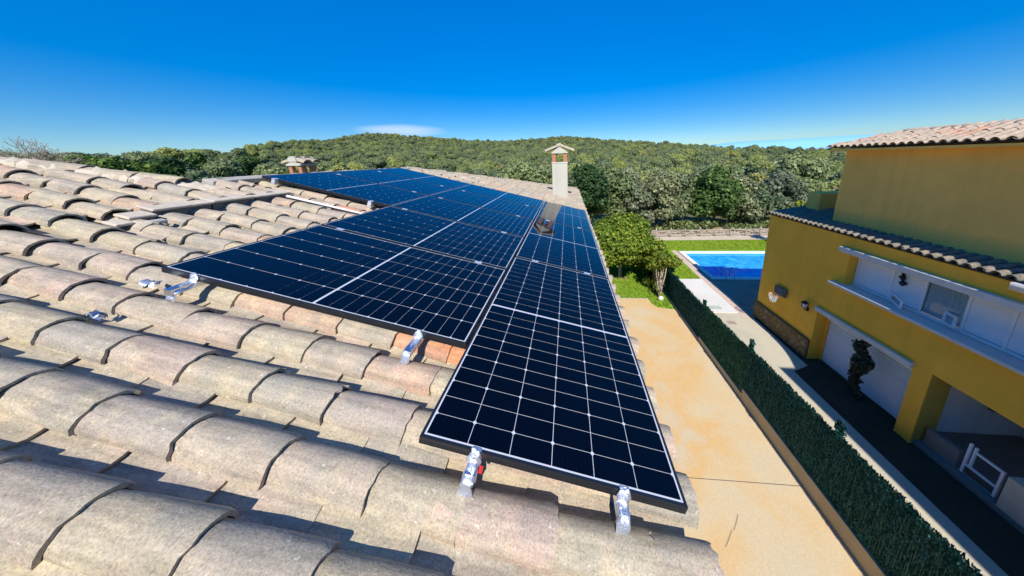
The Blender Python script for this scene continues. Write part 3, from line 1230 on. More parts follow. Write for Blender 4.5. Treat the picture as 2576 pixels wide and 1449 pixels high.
def rail(u, v0, v1, clamps, tape, label, mark=False):
    r = thing('mounting_rail', tuple(plane(u, v0, -.075)), label, 'mounting rail', 'aluminium rails under the solar panels')
    mb = MB()
    P = lambda a, b, c: plane(a, b, c)
    mb.box(u - .02, u + .02, v0, v1, -.074, -.037, xf=P)
    put('channel', mb.make('channel', M['alu']), r)
    for v in clamps:
        cb = MB()
        cb.box(u - .034, u + .034, v - .0165, v + .0165, .0012, .0045, xf=P)
        cb.box(u - .034, u + .034, v - .0075, v + .0075, -.036, .0012, xf=P)
        c = put('clamp', cb.make('clamp', M['clip']), r)
        bb = MB()
        c0 = plane(u, v, .0046)
        nz = plane(0, 0, 1)
        bb.tube([c0, c0 + nz * .004], .0065, 8)
        put('bolt', bb.make('bolt', M['steel']), c)
    if tape:
        t = ribbon([(tape[0] + .012, .0032), (tape[0] - .004, .0032), (tape[0] - .012, -.03), (tape[1], -.045), (tape[1] - .012, -.10), (tape[1] + .004, -.125)], .050, .002, int(abs(u) * 37 + 3))
        t.v = [tuple(Vector(p) + PL @ Vector((u, 0, 0))) for p in t.v]
        put('foil_tape', t.make('foil_tape', M['foil'], True), r)
    else:
        eb = MB()
        eb.box(u - .024, u + .024, v0 - .012, v0 + .05, -.036, .0045, xf=P)
        eb.box(u - .028, u + .022, v0 - .016, v0 + .045, -.078, -.034, xf=P)
        put('end_clamp', eb.make('end_clamp', M['clip']), r)
    return r


vR1, vR2 = PLn + GAP / 2, 2 * PLn + GAP * 1.5
vb = lambda k: DL + k * PW + (k - .5) * GAP
r1 = rail(.225, -.055, 5.74, (vR1, vR2), (0.0, -.075), 'left rail of the eave row, its near end wrapped in numbered silver foil tape')
rail(.80, -.05, 5.74, (vR1, vR2), (0.0, -.065), 'rail nearest the eave, its foil wrapped end hanging below the frame')
rail(-.295, .40, 5.78, tuple(vb(k) for k in (1, 2, 3, 4)), (DL, DL - .125), 'right rail of the middle row with long foil tape over a reddish tile')
rail(-1.70, .40, 5.78, tuple(vb(k) for k in (1, 2, 3, 4)), (DL, DL - .10), 'left rail of the middle row, foil end near the loose foil scraps')
rail(-2.19, DL + 2 * PW + 1.5 * GAP - .02, 5.78, tuple(vb(k) for k in (3, 4)), None, 'lower rail of the upper row, clamp end above an orange tile')
rail(-3.60, DL + 2 * PW + 1.5 * GAP - .02, 5.78, tuple(vb(k) for k in (3, 4)), None, 'upper rail of the upper row, clamp end near the ridge')
# hand-written numeral on the first tape
cu = bpy.data.curves.new('marking', 'FONT')
cu.body = '2'
cu.size = .026
cu.extrude = .0004
cu.materials.append(M['ink'])
tmp = bpy.data.objects.new('marking_source', cu)
COL.objects.link(tmp)
bpy.context.view_layer.update()
mk_me = bpy.data.meshes.new_from_object(tmp.evaluated_get(bpy.context.evaluated_depsgraph_get()))
bpy.data.objects.remove(tmp)
put('marking', mk_me, r1, PL4 @ Matrix.Translation((.219, -.0125, -.022)) @ Matrix.Rotation(R(70), 4, 'X'))
mb = MB()
mb.box(.252, .266, -.03, -.012, -.058, -.046, xf=lambda a, b, c: plane(a, b, c))
put('cable_clip', mb.make('cable_clip', M['red']), r1)

# loose foil on the tiles
def foil_scrap(u, v, su, sv, seed, label, w=-.085):
    rg = np.random.default_rng(seed)
    n, m = 9, 6
    vs, fs = [], []
    for layer in (0, 1):
        for i in range(n):
            for k in range(m):
                a, b = i / (n - 1) - .5, k / (m - 1) - .5
                r2 = np.random.default_rng(seed * 100 + i * 10 + k)
                z = .012 * math.cos(b * 2.6) + .009 * r2.normal() * .5 + .012 * math.sin(a * 9 + seed)
                vs.append(plane(u + a * su + r2.normal() * .006, v + b * sv + r2.normal() * .006, w + z - layer * .002))
    o = n * m
    for i in range(n - 1):
        for k in range(m - 1):
            a = i * m + k
            fs.append((a, a + m, a + m + 1, a + 1))
            fs.append((o + a, o + a + 1, o + a + m + 1, o + a + m))
    put('foil_scrap', MB().add(vs, fs).make('foil_scrap', M['foil'], True), None, label=label, cat='foil', group='loose foil scraps on the tiles')


foil_scrap(-1.90, .455, .085, .045, 5, 'larger crumpled silver foil lying on tiles below the corner of the nearest crosswise panel')
foil_scrap(-1.82, .235, .06, .035, 6, 'small twisted foil scrap in a tile gutter, lower left of the larger one', -.13)

# white conduit across the tiles
cd = thing('conduit', tuple(plane(-2.8, 2.36, -.1)), 'thin white conduit laid down the slope in front of the upper panels', 'conduit')
mb = MB()
mb.tube([plane(u, 2.345 + .02 * (u + 3.49) / 1.4, -.105) for u in np.linspace(-3.55, -1.98, 8)], .013, 8)
put('pipe', mb.make('pipe', M['conduit'], True), cd)
mb = MB()
mb.tube([plane(-3.13, 2.352, -.105), plane(-3.07, 2.353, -.105)], .019, 8)
put('coupling', mb.make('coupling', M['conduit'], True), cd)


# ------------------------------------------------------------------ boundary: low wall and artificial hedge
WX0, WX1 = 6.93, 7.11
low_wall = thing('low_wall', (7.02, 8, G), 'low beige stepped kerb wall carrying the green screen along the driveway', 'wall')
SEG = [(-12.0, 2.5, .78, 2.75), (2.5, 8.0, .50, 2.28), (8.0, 11.28, .26, 2.02), (11.28, 15.6, .10, 1.84), (15.6, 19.3, .08, 1.62)]   # y0, y1, wall height, screen top above ground
for y0, y1, hw_, top in SEG:
    bevel(put('wall_segment', MB().box(WX0, WX1, y0, y1 - .004, G - .2, G + hw_).make('wall_segment', M['soil_wall'] if 'soil_wall' in M else M['concrete']), low_wall), .01)
screen = thing('artificial_hedge_fence', (7.02, 8, G), 'dark green artificial hedge screen along the low wall beside the driveway', 'fence')
for i, (y0, y1, hw_, top) in enumerate(SEG):
    wb = G + hw_
    zt = G + top
    slope = .10 if y1 < 9 else .05
    # backing, gently sagging top edge
    ny = 14
    vs, fs = [], []
    for a in range(ny + 1):
        y = y0 + (y1 - y0) * a / ny
        zz = zt - slope * (y - y0) / (y1 - y0) * 1.6 + .025 * math.sin(a * 2.3 + i)
        for x in (7.0, 7.05):
            vs.append((x, y, wb + .01))
            vs.append((x, y, zz - .06))
    for a in range(ny):
        b = a * 4
        fs += [(b, b + 4, b + 5, b + 1), (b + 2, b + 3, b + 7, b + 6), (b + 1, b + 5, b + 7, b + 3)]
    fs += [(0, 1, 3, 2), (ny * 4, ny * 4 + 2, ny * 4 + 3, ny * 4 + 1)]
    put('backing', MB().add(vs, fs).make('backing', M['hedge_core']), screen)
    dens = 6500 if y0 < 9 else 4200
    if y0 < 0:
        dens = 700
    n = int(dens * (y1 - y0))
    y = rng.uniform(y0, y1, n)
    hh = (zt - slope * (y - y0) / (y1 - y0) * 1.6 + .02 * np.sin(y * 7)) - wb
    # strips hang in loose vertical strands
    strand = .55 + .45 * np.sin(y * 31 + np.sin(y * 7.3) * 3)
    z = wb + hh * rng.random(n) ** .9
    topm = rng.random(n) < .12
    z = np.where(topm, wb + hh + rng.normal(size=n) * .016, z)
    side = rng.random(n) < .8
    x = np.where(side, 6.992 - .016 * strand * rng.random(n), 7.06 + .05 * rng.random(n))
    c = np.c_[x, y, z]
    nr = np.c_[np.where(side, -1.0, 1.0), rng.normal(size=n) * .4, rng.normal(size=n) * .25 + .12]
    P, Q = cards(c, nr, .026, 4.5, up=(0, .1, 1))
    put('plastic_strips', np_mesh('plastic_strips', P, Q, M['hedge_plastic']), screen, kind='stuff')
# pale vertical strands: highlight streaks put into the colour
srg2 = np.random.default_rng(12)
n = 900
y = srg2.uniform(-1, 15.5, n)
k_ = np.clip(srg2.normal(.5, .2, n), 0, 1)
zb_ = np.interp(y, [-1, 2.5, 8, 11.3, 15.6], [G + .75, G + .5, G + .3, G + .15, G + .1])
zt_ = np.interp(y, [-1, 2.5, 8, 11.3, 15.6], [G + 2.55, G + 2.25, G + 1.98, G + 1.82, G + 1.6])
L_ = srg2.uniform(.15, .6, n)
zc_ = zb_ + L_ / 2 + (zt_ - zb_ - L_) * srg2.random(n)
P = np.stack([np.c_[np.full(n, 6.970), y - .0025, zc_ - L_ / 2], np.c_[np.full(n, 6.970), y + .0025, zc_ - L_ / 2], np.c_[np.full(n, 6.968), y + .004 + .004 * srg2.random(n), zc_ + L_ / 2], np.c_[np.full(n, 6.968), y - .002 + .0 * y, zc_ + L_ / 2]], 1).reshape(-1, 3)
put('highlight_strands', np_mesh('highlight_strands', P, np.arange(n * 4).reshape(n, 4), M['strand']), screen, kind='stuff')
for (y, h) in ((11.25, 2.18), (8.0, 2.48), (14.4, 1.95), (4.9, 2.6)):
    pm = MB()
    pm.tube([(7.045, y, G + .05), (7.045, y, G + h)], .024, 8)
    p = put('post', pm.make('post', M['hedge_core'], True), screen)
    n = 150
    c = np.c_[7.03 + rng.normal(size=n) * .022, y + rng.normal(size=n) * .025, G + h - .38 + .42 * rng.random(n)]
    P, Q = cards(c, rng.normal(size=(n, 3)), .07, 2.0, up=(0, 0, 1))
    put('post_strips', np_mesh('post_strips', P, Q, M['hedge_plastic']), p, kind='stuff')

# dark panel standing at the end of the screen
pe = thing('mesh_panel', (8.6, 19.4, G), 'narrow dark green mesh panel upright in the lawn behind the climbing shrub', 'fence panel')
put('panel_mesh', MB().box(-.02, .02, 0, .62, .05, 1.02, xf=lambda x, y, z: (8.78 + x - y * .42, 19.2 + y, G + z)).make('panel_mesh', M['hedge_core']), pe)
for yy in (0, .62):
    m_ = MB()
    m_.tube([(8.78 - yy * .42, 19.2 + yy, G), (8.78 - yy * .42, 19.2 + yy, G + 1.25)], .025, 8)
    put('post', m_.make('post', M['hedge_core'], True), pe)

# ------------------------------------------------------------------ yellow neighbour house
yh = thing('yellow_house', (12.5, 8, G), 'ochre yellow house with white shutters across the driveway', 'house')
XW = 11.09
YE = 13.63
ZE = -2.15


def wallbox(name, x0, x1, y0, y1, z0, z1, m, bv=0.0, parent=yh, label=None):
    o = put(name, MB().box(x0, x1, y0, y1, z0, z1).make(name, M[m]), parent, label=label)
    if bv:
        bevel(o, bv)
    return o


# one wall mesh with the openings left free
wm = MB()
for (y0, y1, z0, z1) in ((10.28, YE, G, ZE), (-6, 10.28, -5.45, -4.075), (9.55, 10.28, -4.075, ZE), (-6, 9.55, -2.76, ZE), (6.70, 7.10, G, -5.45), (-6, 1.2, G, -4.06), (-6, 4.6, -4.06, -2.76)):
    wm.box(XW, XW + .45, y0 + .001, y1 - .001, z0, z1)
wm.box(XW + .02, 17.5, YE - .4, YE - .002, G, ZE - .01)            # far end wall
wm.box(XW + .46, 17.5, -6, 10.3, -2.7, ZE + .0)                    # slab under the lean-to roof
put('wall', wm.make('wall', M['yellow']), yh)
put('upper_wall', MB().box(11.80, 13.35, -6, 11.22, -2.6, 1.02).make('upper_wall', M['upper_yellow']), yh)
put('pool_shade_block', MB().box(13.36, 17.5, -6, 11.2, -2.6, 1.0).make('pool_shade_block', M['upper_yellow']), yh)  # unseen block, added to carry the house shade across the pool
put('far_parapet', MB().box(12.5, 14.6, 12.75, 13.4, -2.3, -.98).make('far_parapet', M['upper_yellow']), yh)
# unseen wing added to throw the shade over the yard, its shape guessed
put('added_shade_wing', MB().box(9.95, 13.2, -9, .62, G, .95).make('added_shade_wing', M['yellow']), yh)

# rubble stone base, laid stone by stone
sb = put('stone_base', MB().box(XW - .10, XW + .0, 10.31, YE + .02, G, -7.10).make('stone_base', M['brown_mortar']), yh)
srg = random.Random(5)
stone_me = []
for k in range(6):
    mb = MB()
    nn = 7
    ring = [(math.cos(2 * math.pi * a / nn) * (.5 + srg.uniform(-.07, .05)), math.sin(2 * math.pi * a / nn) * (.5 + srg.uniform(-.07, .05))) for a in range(nn)]
    vs = [(0, a, b) for a, b in ring] + [(-.5, a * .8, b * .8) for a, b in ring] + [(-.62 - srg.random() * .2, srg.uniform(-.1, .1), srg.uniform(-.1, .1))]
    mb.add(vs, [(i, (i + 1) % nn, (i + 1) % nn + nn, i + nn) for i in range(nn)] + [(i + nn, (i + 1) % nn + nn, 2 * nn) for i in range(nn)])
    stone_me.append(mb.make('stone', M['stone']))
z = G + .02
while z < -7.16:
    hgt = srg.uniform(.13, .2)
    y = 10.33
    while y < YE - .02:
        L = srg.uniform(.16, .34)
        mw = Matrix.Translation((XW - .098, y + L / 2, z + hgt / 2 + srg.uniform(-.015, .015))) @ Matrix.Rotation(srg.uniform(-.15, .15), 4, 'X') @ Matrix.Diagonal((.045, L * 1.04, hgt * 1.08, 1))
        put('stone', stone_me[srg.randrange(6)], sb, mw)
        y += L
    z += hgt * .93

# --- roofs
NCOV = [cover_mesh(300 + k, L=.44, hw=.088, ht=.078, taper=.86, n=8) for k in range(3)]
NB_LIGHT = [c.make('cover_tile', M['tile_neighbour'], True) for c in NCOV]
NB_DARK = [c.make('cover_tile', M['tile_neighbour_dark'], True) for c in NCOV]
NCH = channel_mesh(310, n=6)
for me in NB_LIGHT + NB_DARK:
    sharpen(me)


def tiled_slope(name, origin, ax_up, ax_v, nrm, rows, courses, keep, mes, mat, parent, pitch=.24, expo=.36, deck=None):
    """barrel tiles on a plane: origin is the eave corner, ax_up runs up the slope, ax_v along the eave"""
    ax_up, ax_v, nrm, origin = (Vector(a) for a in (ax_up, ax_v, nrm, origin))
    dm = MB()
    base = put(name, deck, parent)
    chm = MB()
    L = -ax_up
    B = Matrix(((L.x, ax_v.x, nrm.x), (L.y, ax_v.y, nrm.y), (L.z, ax_v.z, nrm.z))).to_4x4()
    cnt = 0
    for r in range(rows):
        for c in range(courses):
            s, v = c * expo, (r + .5) * pitch
            if not keep(s + .15, v):
                continue
            p = origin + ax_up * (s + trg.gauss(0, .012)) + ax_v * (v + trg.gauss(0, .006)) + nrm * (.035 + trg.gauss(0, .004))
            mw = Matrix.Translation(p) @ B @ Matrix.Rotation(R(trg.gauss(0, 1.3)), 4, 'Z')
            put('roof_tile', mes[trg.randrange(len(mes))], base, mw)
            m2 = Matrix.Translation(origin + ax_up * s + ax_v * (v + pitch / 2) + nrm * .008) @ B
            chm.add([m2 @ Vector(q) for q in NCH.v], NCH.f)
            cnt += 1
    put('channel_tiles', chm.make('channel_tiles', mat, True), base, kind='stuff')
    return base


# lean-to roof over the lower floor
a = R(9.5)
o = Vector((11.02, 3.2, ZE + .03))
upv, nv = Vector((math.cos(a), 0, math.sin(a))), Vector((-math.sin(a), 0, math.cos(a)))
dkm = MB()
q = lambda s, v, w=-.012: tuple(o + upv * s + Vector((0, 1, 0)) * v + nv * w)
dkm.add([q(0.02, -9.2), q(.02, 10.62), q(2.9, 10.62), q(2.9, -9.2)], [(0, 1, 2, 3)])
dkm.add([q(0.02, -9.2, -.05), q(.02, 10.62, -.05), q(2.9, 10.62, -.05), q(2.9, -9.2, -.05)], [(3, 2, 1, 0)])
NBM = M['tile_neighbour_dark']
tiled_slope('lower_roof', o, upv, (0, 1, 0), nv, 44, 8, lambda s, v: v > 1.0 and (s < 1.0 or v > 8.1) and s < 2.7, NB_DARK, NBM, yh, deck=dkm.make('lower_roof', M['deck']))
# upper hipped roof
a = R(19)
o2 = Vector((11.38, -6.4, 1.10))
up2, nv2 = Vector((math.cos(a), 0, math.sin(a))), Vector((-math.sin(a), 0, math.cos(a)))
q = lambda s, v, w=-.012: tuple(o2 + up2 * s + Vector((0, 1, 0)) * v + nv2 * w)
HV, RS = 17.95, 1.36
dkm = MB()
ridge_a, ridge_b = q(RS, 2.0), q(RS, HV - RS)
dkm.add([q(0, 0), q(0, HV), ridge_b, ridge_a], [(0, 1, 2, 3)])
dkm.add([q(0, HV), (13.9, HV - 6.4, 1.06), ridge_b], [(0, 1, 2)])
dkm.add([(13.9, HV - 6.4, 1.06), (13.9, -6.4, 1.06), ridge_a, ridge_b], [(0, 1, 2, 3)])
dkm.add([q(0.03, 0, -.05), (13.9, -6.4, 1.0), (13.9, HV - 6.4, 1.0), q(.03, HV, -.05)], [(0, 1, 2, 3)])
ur = tiled_slope('upper_roof', o2, up2, (0, 1, 0), nv2, 75, 4, lambda s, v: v > 10.6 and s < HV - v + .1 and s < RS + .05, NB_LIGHT, M['tile_neighbour'], yh, deck=dkm.make('upper_roof', M['deck']))
NR = [cover_mesh(330 + k, L=.40, hw=.11, ht=.09, taper=.88, n=8).make('ridge_tile', M['tile_neighbour'], True) for k in range(2)]
chain('ridge_tile', NR, (Vector(ridge_b) + Vector((0, .05, .03)), Vector(q(0, HV)) + Vector((0, 0, .02))), .35, .0, ur)
chain('ridge_tile', NR, (Vector(q(RS, 10.0)) + Vector((0, 0, .02)), Vector(ridge_b) + Vector((0, .2, .03))), .35, .0, ur)
wallbox('eave_board', 11.42, 11.80, -6.3, 11.5, .96, 1.04, 'upper_yellow')

# --- window band
lintel = wallbox('window_lintel', XW - .13, XW + .2, 4.4, 9.86, -2.80, -2.60, 'cream', .015)
sill = wallbox('window_sill', XW - .22, XW + .30, 4.4, 9.92, -4.16, -4.055, 'cream', .015)
wf = thing
win = put('window', MB().box(XW + .32, XW + .38, 4.6, 9.55, -4.06, -3.98).box(XW + .32, XW + .38, 4.6, 9.55, -2.86, -2.76).make('window', M['pvc']), yh)
for y in (9.50, 8.42, 7.60, 6.70, 5.96, 5.10):
    put('frame_post', MB().box(XW + .31, XW + .37, y - .03, y + .03, -3.98, -2.86).make('frame_post', M['pvc']), win)


def slats(y0, y1, z0, z1, n, x, m, parent, name='slat', proud=.012):
    h = (z1 - z0) / n
    me = MB().add([(0, y0, 0), (0, y1, 0), (-proud, y0, h * .30), (-proud, y1, h * .30), (-proud, y0, h * .78), (-proud, y1, h * .78), (0, y0, h), (0, y1, h)],
                  [(0, 1, 3, 2), (2, 3, 5, 4), (4, 5, 7, 6)]).make(name, M[m])
    for i in range(n):
        put(name, me, parent, Matrix.Translation((x, 0, z0 + h * i)))


for (y0, y1, drop) in ((8.45, 9.47, -3.96), (5.99, 6.67, -3.96), (5.13, 5.93, -3.96), (7.63, 8.39, -3.96)):
    sh = put('roller_shutter', MB().box(XW + .335, XW + .35, y0, y1, drop, -2.87).make('roller_shutter', M['shutter']), win)
    slats(y0 + .01, y1 - .01, drop + .01, -2.88, max(10, int((-2.88 - drop) / .05)), XW + .334, 'shutter', sh, proud=.005)
# open middle light with net curtain, casements pushed out
put('glass_pane', MB().box(XW + .345, XW + .352, 6.73, 7.57, -3.97, -2.87).make('glass_pane', M['glass']), win)
cv, cf = [], []
for i in range(41):
    y = 6.73 + .84 * i / 40
    xx = XW + .385 + .022 * math.sin(i * 1.9)
    cv += [(xx, y, -3.97), (xx, y, -2.87)]
for i in range(40):
    cf.append((i * 2, i * 2 + 2, i * 2 + 3, i * 2 + 1))
put('net_curtain', MB().add(cv, cf).make('net_curtain', M['curtain'], True), win)
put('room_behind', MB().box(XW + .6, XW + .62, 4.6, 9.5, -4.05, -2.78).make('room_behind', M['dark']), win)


def sash(yh_, ang, w, z0, z1):
    """casement hinged at y = yh_, swung outwards"""
    d = Vector((-math.sin(ang), -math.cos(ang), 0))
    n = Vector((d.y, -d.x, 0))
    pt = lambda s, t, z: tuple(Vector((XW + .31, yh_, z)) + d * s + n * t)
    s_ = MB()
    b = .05
    for (s0, s1, a0, a1) in ((0, w, z0, z0 + b), (0, w, z1 - b, z1), (0, b, z0 + b, z1 - b), (w - b, w, z0 + b, z1 - b)):
        s_.box(s0, s1, -.02, .02, a0, a1, xf=lambda s, t, z: pt(s, t, z))
    c = put('casement', s_.make('casement', M['pvc']), win)
    put('pane', MB().box(b, w - b, -.004, .004, z0 + b, z1 - b, xf=lambda s, t, z: pt(s, t, z)).make('pane', M['glass']), c)


sash(8.36, R(30), .74, -3.97, -3.70)
sash(7.06, R(22), .36, -3.97, -3.62)
# dark iron hanger on the shutter
hg = thing('wall_ornament', (XW + .28, 8.14, -3.0), 'black iron lantern shaped ornament hanging in front of the white shutter', 'ornament')
t_ = MB()
t_.tube([(XW + .285, 8.14, -2.90), (XW + .285, 8.15, -2.98), (XW + .285, 8.17, -3.08), (XW + .285, 8.13, -3.16), (XW + .285, 8.10, -3.26), (XW + .285, 8.13, -3.36)], [.02, .05, .085, .045, .10, .04], 8)
put('body', t_.make('body', M['black'], True), hg)
t_ = MB()
t_.tube([(XW + .30, 8.14, -2.88), (XW + .27, 8.14, -2.92)], .012, 5)
put('hook', t_.make('hook', M['black']), hg)

# --- curved cornice at the right end of the lean-to
cv = []
for i in range(12):
    t = i / 11
    cv.append((10.93 - .55 * t ** 2, 5.9 - 2.2 * t, ZE - .02))
cm_ = MB()
for i in range(11):
    (xa, ya, za), (xb, yb, zb) = cv[i], cv[i + 1]
    cm_.add([(xa, ya, za - .16), (xb, yb, zb - .16), (xb, yb, zb + .02), (xa, ya, za + .02), (xa + .55, ya, za - .16), (xb + .75, yb, zb - .16), (xb + .75, yb, zb + .02), (xa + .55, ya, za + .02)],
            [(0, 3, 2, 1), (3, 7, 6, 2), (0, 1, 5, 4)])
put('cornice', cm_.make('cornice', M['cream'], True), yh)

# --- garage
gl = wallbox('garage_lintel', XW - .10, XW + .47, 7.10, 10.34, -5.62, -5.44, 'cream', .012)
wallbox('garage_reveal', XW + .45, XW + .62, 10.20, 10.32, G, -5.45, 'yellow')
gd = put('garage_door', MB().box(XW + .53, XW + .56, 7.1, 10.28, G, -5.45).make('garage_door', M['shutter']), yh)
slats(7.12, 10.19, G + .02, -5.98, 22, XW + .529, 'shutter', gd, proud=.035)
put('shutter_box', MB().box(XW + .40, XW + .53, 7.12, 10.19, -5.98, -5.63).make('shutter_box', M['pvc']), gd)
bevel(put('pillar', MB().box(XW + .02, XW + .62, 6.70, 7.10, G, -5.455).make('pillar', M['yellow_green']), yh), .015)
# --- porch beside the garage
wallbox('porch_side_wall', XW + .62, 14.6, 7.02, 7.12, G, -5.46, 'white_paint')
wallbox('porch_back_wall', 14.5, 14.6, 1.2, 7.0, G, -5.46, 'white_paint')
wallbox('porch_floor', XW + .1, 14.5, 1.2, 7.0, G + .01, G + .16, 'patio_block')
wallbox('porch_ceiling', XW + .45, 14.6, 1.2, 7.0, -5.46, -5.40, 'white_paint')
wallbox('porch_low_wall', XW + .25, XW + .40, 5.95, 6.62, G + .16, G + .72, 'patio_block', .01)
wallbox('porch_right_wall', XW + .12, XW + .5, 1.2, 5.1, G, -6.9, 'house_wall')
for nm, (x, z) in {'wall_lantern': (13.4, -6.75)}.items():
    wl_ = thing(nm, (x, 6.98, z), 'dark round lantern on the white porch wall', 'lamp')
    t_ = MB()
    t_.tube([(x, 7.01, z), (x, 6.9, z), (x, 6.82, z - .02)], [.10, .16, .09], 10)
    put('shade', t_.make('shade', M['black'], True), wl_)
    put('bracket', MB().box(x - .04, x + .04, 6.99, 7.018, z - .16, z + .16).make('bracket', M['black']), wl_)
ge = thing('glazed_gate', (XW + .35, 5.5, G), 'white framed glazed gate standing open in the dark porch', 'gate')
for (y0, y1, z0, z1) in ((5.83, 5.88, .16, 1.12), (5.74, 5.78, .45, 1.10), (5.26, 5.31, .16, .98), (5.31, 5.83, .42, .47), (5.31, 5.74, .93, .98)):
    put('bar', MB().box(XW + .30, XW + .35, y0 + .001, y1 - .001, G + z0, G + z1).make('bar', M['pvc']), ge)
put('lower_panel', MB().box(XW + .315, XW + .335, 5.312, 5.829, G + .17, G + .419).make('lower_panel', M['glass']), ge)

# lantern and basketball hoop on the yellow wall
lt = thing('wall_lantern', (XW - .14, 10.70, -5.62), 'black iron wall lantern beside the garage lintel', 'lamp')
x, y, z = XW - .17, 10.70, -5.62
t_ = MB()
for (z0, z1, r0, r1) in ((-.02, .12, .10, .07),):
    t_.tube([(x, y, z + .10), (x, y, z + .13), (x, y, z + .22)], [.15, .13, .02], 6)
    t_.tube([(x, y, z - .14), (x, y, z - .11)], [.05, .09], 6)
    for k in range(6):
        a = k * math.pi / 3
        t_.tube([(x + .085 * math.cos(a), y + .085 * math.sin(a), z - .11), (x + .12 * math.cos(a), y + .12 * math.sin(a), z + .10)], .01, 4)
put('lantern_cage', t_.make('lantern_cage', M['black']), lt)
t_ = MB()
t_.tube([(x, y, z - .10), (x, y, z + .09)], [.072, .105], 6)
put('lantern_glass', t_.make('lantern_glass', M['pvc']), lt)
t_ = MB()
t_.tube([(XW - .01, y - .02, z - .20), (x + .05, y - .01, z - .26), (x, y, z - .13)], .018, 6)
t_.tube([(XW - .02, y, z - .28), (XW - .02, y, z - .10)], .05, 6)
put('bracket', t_.make('bracket', M['black']), lt)

bk = thing('basketball_hoop', (XW - .1, 12.15, -5.7), 'small basketball hoop with dark backboard on the yellow wall', 'basketball hoop')
bb_ = MB()
oct_ = [(-.36, -.17), (-.30, -.21), (.30, -.21), (.36, -.17), (.36, .15), (.30, .21), (-.30, .21), (-.36, .15)]
vs = [(XW - .10, 12.15 + a, -5.72 + b) for a, b in oct_] + [(XW - .07, 12.15 + a, -5.72 + b) for a, b in oct_]
bb_.add(vs, [tuple(range(8)), tuple(range(15, 7, -1))] + [(i, i + 8, (i + 1) % 8 + 8, (i + 1) % 8) for i in range(8)])
bd_ = put('backboard', bb_.make('backboard', M['backboard']), bk)
ln = MB()
for (a0, a1, b0, b1) in ((-.14, .14, .06, .085), (-.14, .14, -.13, -.105), (-.14, -.115, -.105, .06), (.115, .14, -.105, .06)):
    ln.box(XW - .103, XW - .1005, 12.15 + a0, 12.15 + a1, -5.72 + b0, -5.72 + b1)
put('target_square', ln.make('target_square', M['grey_line']), bd_)
put('support', MB().box(XW - .07, XW + .0, 12.0, 12.3, -5.85, -5.6).make('support', M['black']), bk)
hx, hy, hz = XW - .36, 12.15, -5.90
t_ = MB()
t_.tube([(hx + .2 * math.cos(t), hy + .2 * math.sin(t), hz) for t in np.linspace(0, 2 * math.pi, 25)], .014, 6, caps=False)
put('rim', t_.make('rim', M['orange'], True), bk)
t_ = MB()
for k in range(12):
    for sg in (1, -1):
        a0 = k * math.pi / 6
        pts = [(hx + (.2 - .08 * s) * math.cos(a0 + sg * s * .9), hy + (.2 - .08 * s) * math.sin(a0 + sg * s * .9), hz - .36 * s) for s in (0, .33, .66, 1)]
        t_.tube(pts, .008, 4)
put('net', t_.make('net', M['pvc']), bk)

# ------------------------------------------------------------------ pool
pool = thing('swimming_pool', (15, 21.3, G), 'rectangular swimming pool with white coping and bright blue water', 'swimming pool')
X0, X1, Y0, Y1 = 11.42, 22.0, 18.62, 23.6
cp = .36
for i, (a, b, c, d) in enumerate(((X0 - cp, X1 + cp, Y0 - cp - .1, Y0), (X0 - cp, X1 + cp, Y1, Y1 + .55), (X0 - cp, X0, Y0, Y1), (X1, X1 + cp, Y0, Y1))):
    bevel(put('coping', MB().box(a, b, c + .002, d - .002, G - .05, G + .045).make('coping', M['coping']), pool), .015)
put('basin', MB().add([(X0, Y0, G), (X1, Y0, G), (X1, Y1, G), (X0, Y1, G), (X0, Y0, G - .4), (X1, Y0, G - .4), (X1, Y1, G - .4), (X0, Y1, G - .4)], [(0, 1, 5, 4), (1, 2, 6, 5), (2, 3, 7, 6), (3, 0, 4, 7), (4, 5, 6, 7)]).make('basin', M['basin']), pool)
put('water', MB().add([(X0, Y0, G - .09), (X1, Y0, G - .09), (X1, Y1, G - .09), (X0, Y1, G - .09)], [(0, 1, 2, 3)]).make('water', M['water']), pool)
ld = thing('pool_ladder', (12.2, 18.5, G), 'chrome pool ladder at the near edge of the water', 'ladder')
for xx in (12.05, 12.60):
    t_ = MB()
    t_.tube([(xx, 18.15, G), (xx, 18.15, G + .55), (xx, 18.3, G + .78), (xx, 18.6, G + .80), (xx, 18.75, G + .62), (xx, 18.75, G - .3)], .028, 8)
    put('handrail', t_.make('handrail', M['steel'], True), ld)
for zz in (-.12, -.28):
    put('step', MB().box(12.07, 12.58, 18.71, 18.79, G + zz, G + zz + .03).make('step', M['steel']), ld)

# small covers let into the ground
for (nm, lab, x0, x1, y0, y1, z, mt) in (('drain_cover', 'square grey drain cover in the neighbour concrete path', 9.2, 9.62, 12.68, 13.0, G + .004, 'patio'), ('inspection_cover', 'greenish inspection cover let into the white paving slab', 8.95, 9.6, 14.1, 14.45, G + .05, 'cover_green')):
    d = thing(nm, ((x0 + x1) / 2, (y0 + y1) / 2, z), lab, 'cover')
    put('lid', MB().box(x0 + .03, x1 - .03, y0 + .03, y1 - .03, z, z + .012).make('lid', M[mt]), d)
    fm = MB()
    for (a, b, c, e) in ((x0, x1, y0, y0 + .028), (x0, x1, y1 - .028, y1), (x0, x0 + .028, y0 + .029, y1 - .029), (x1 - .028, x1, y0 + .029, y1 - .029)):
        fm.box(a, b, c, e, z, z + .010)
    put('rim', fm.make('rim', M['mortar']), d)

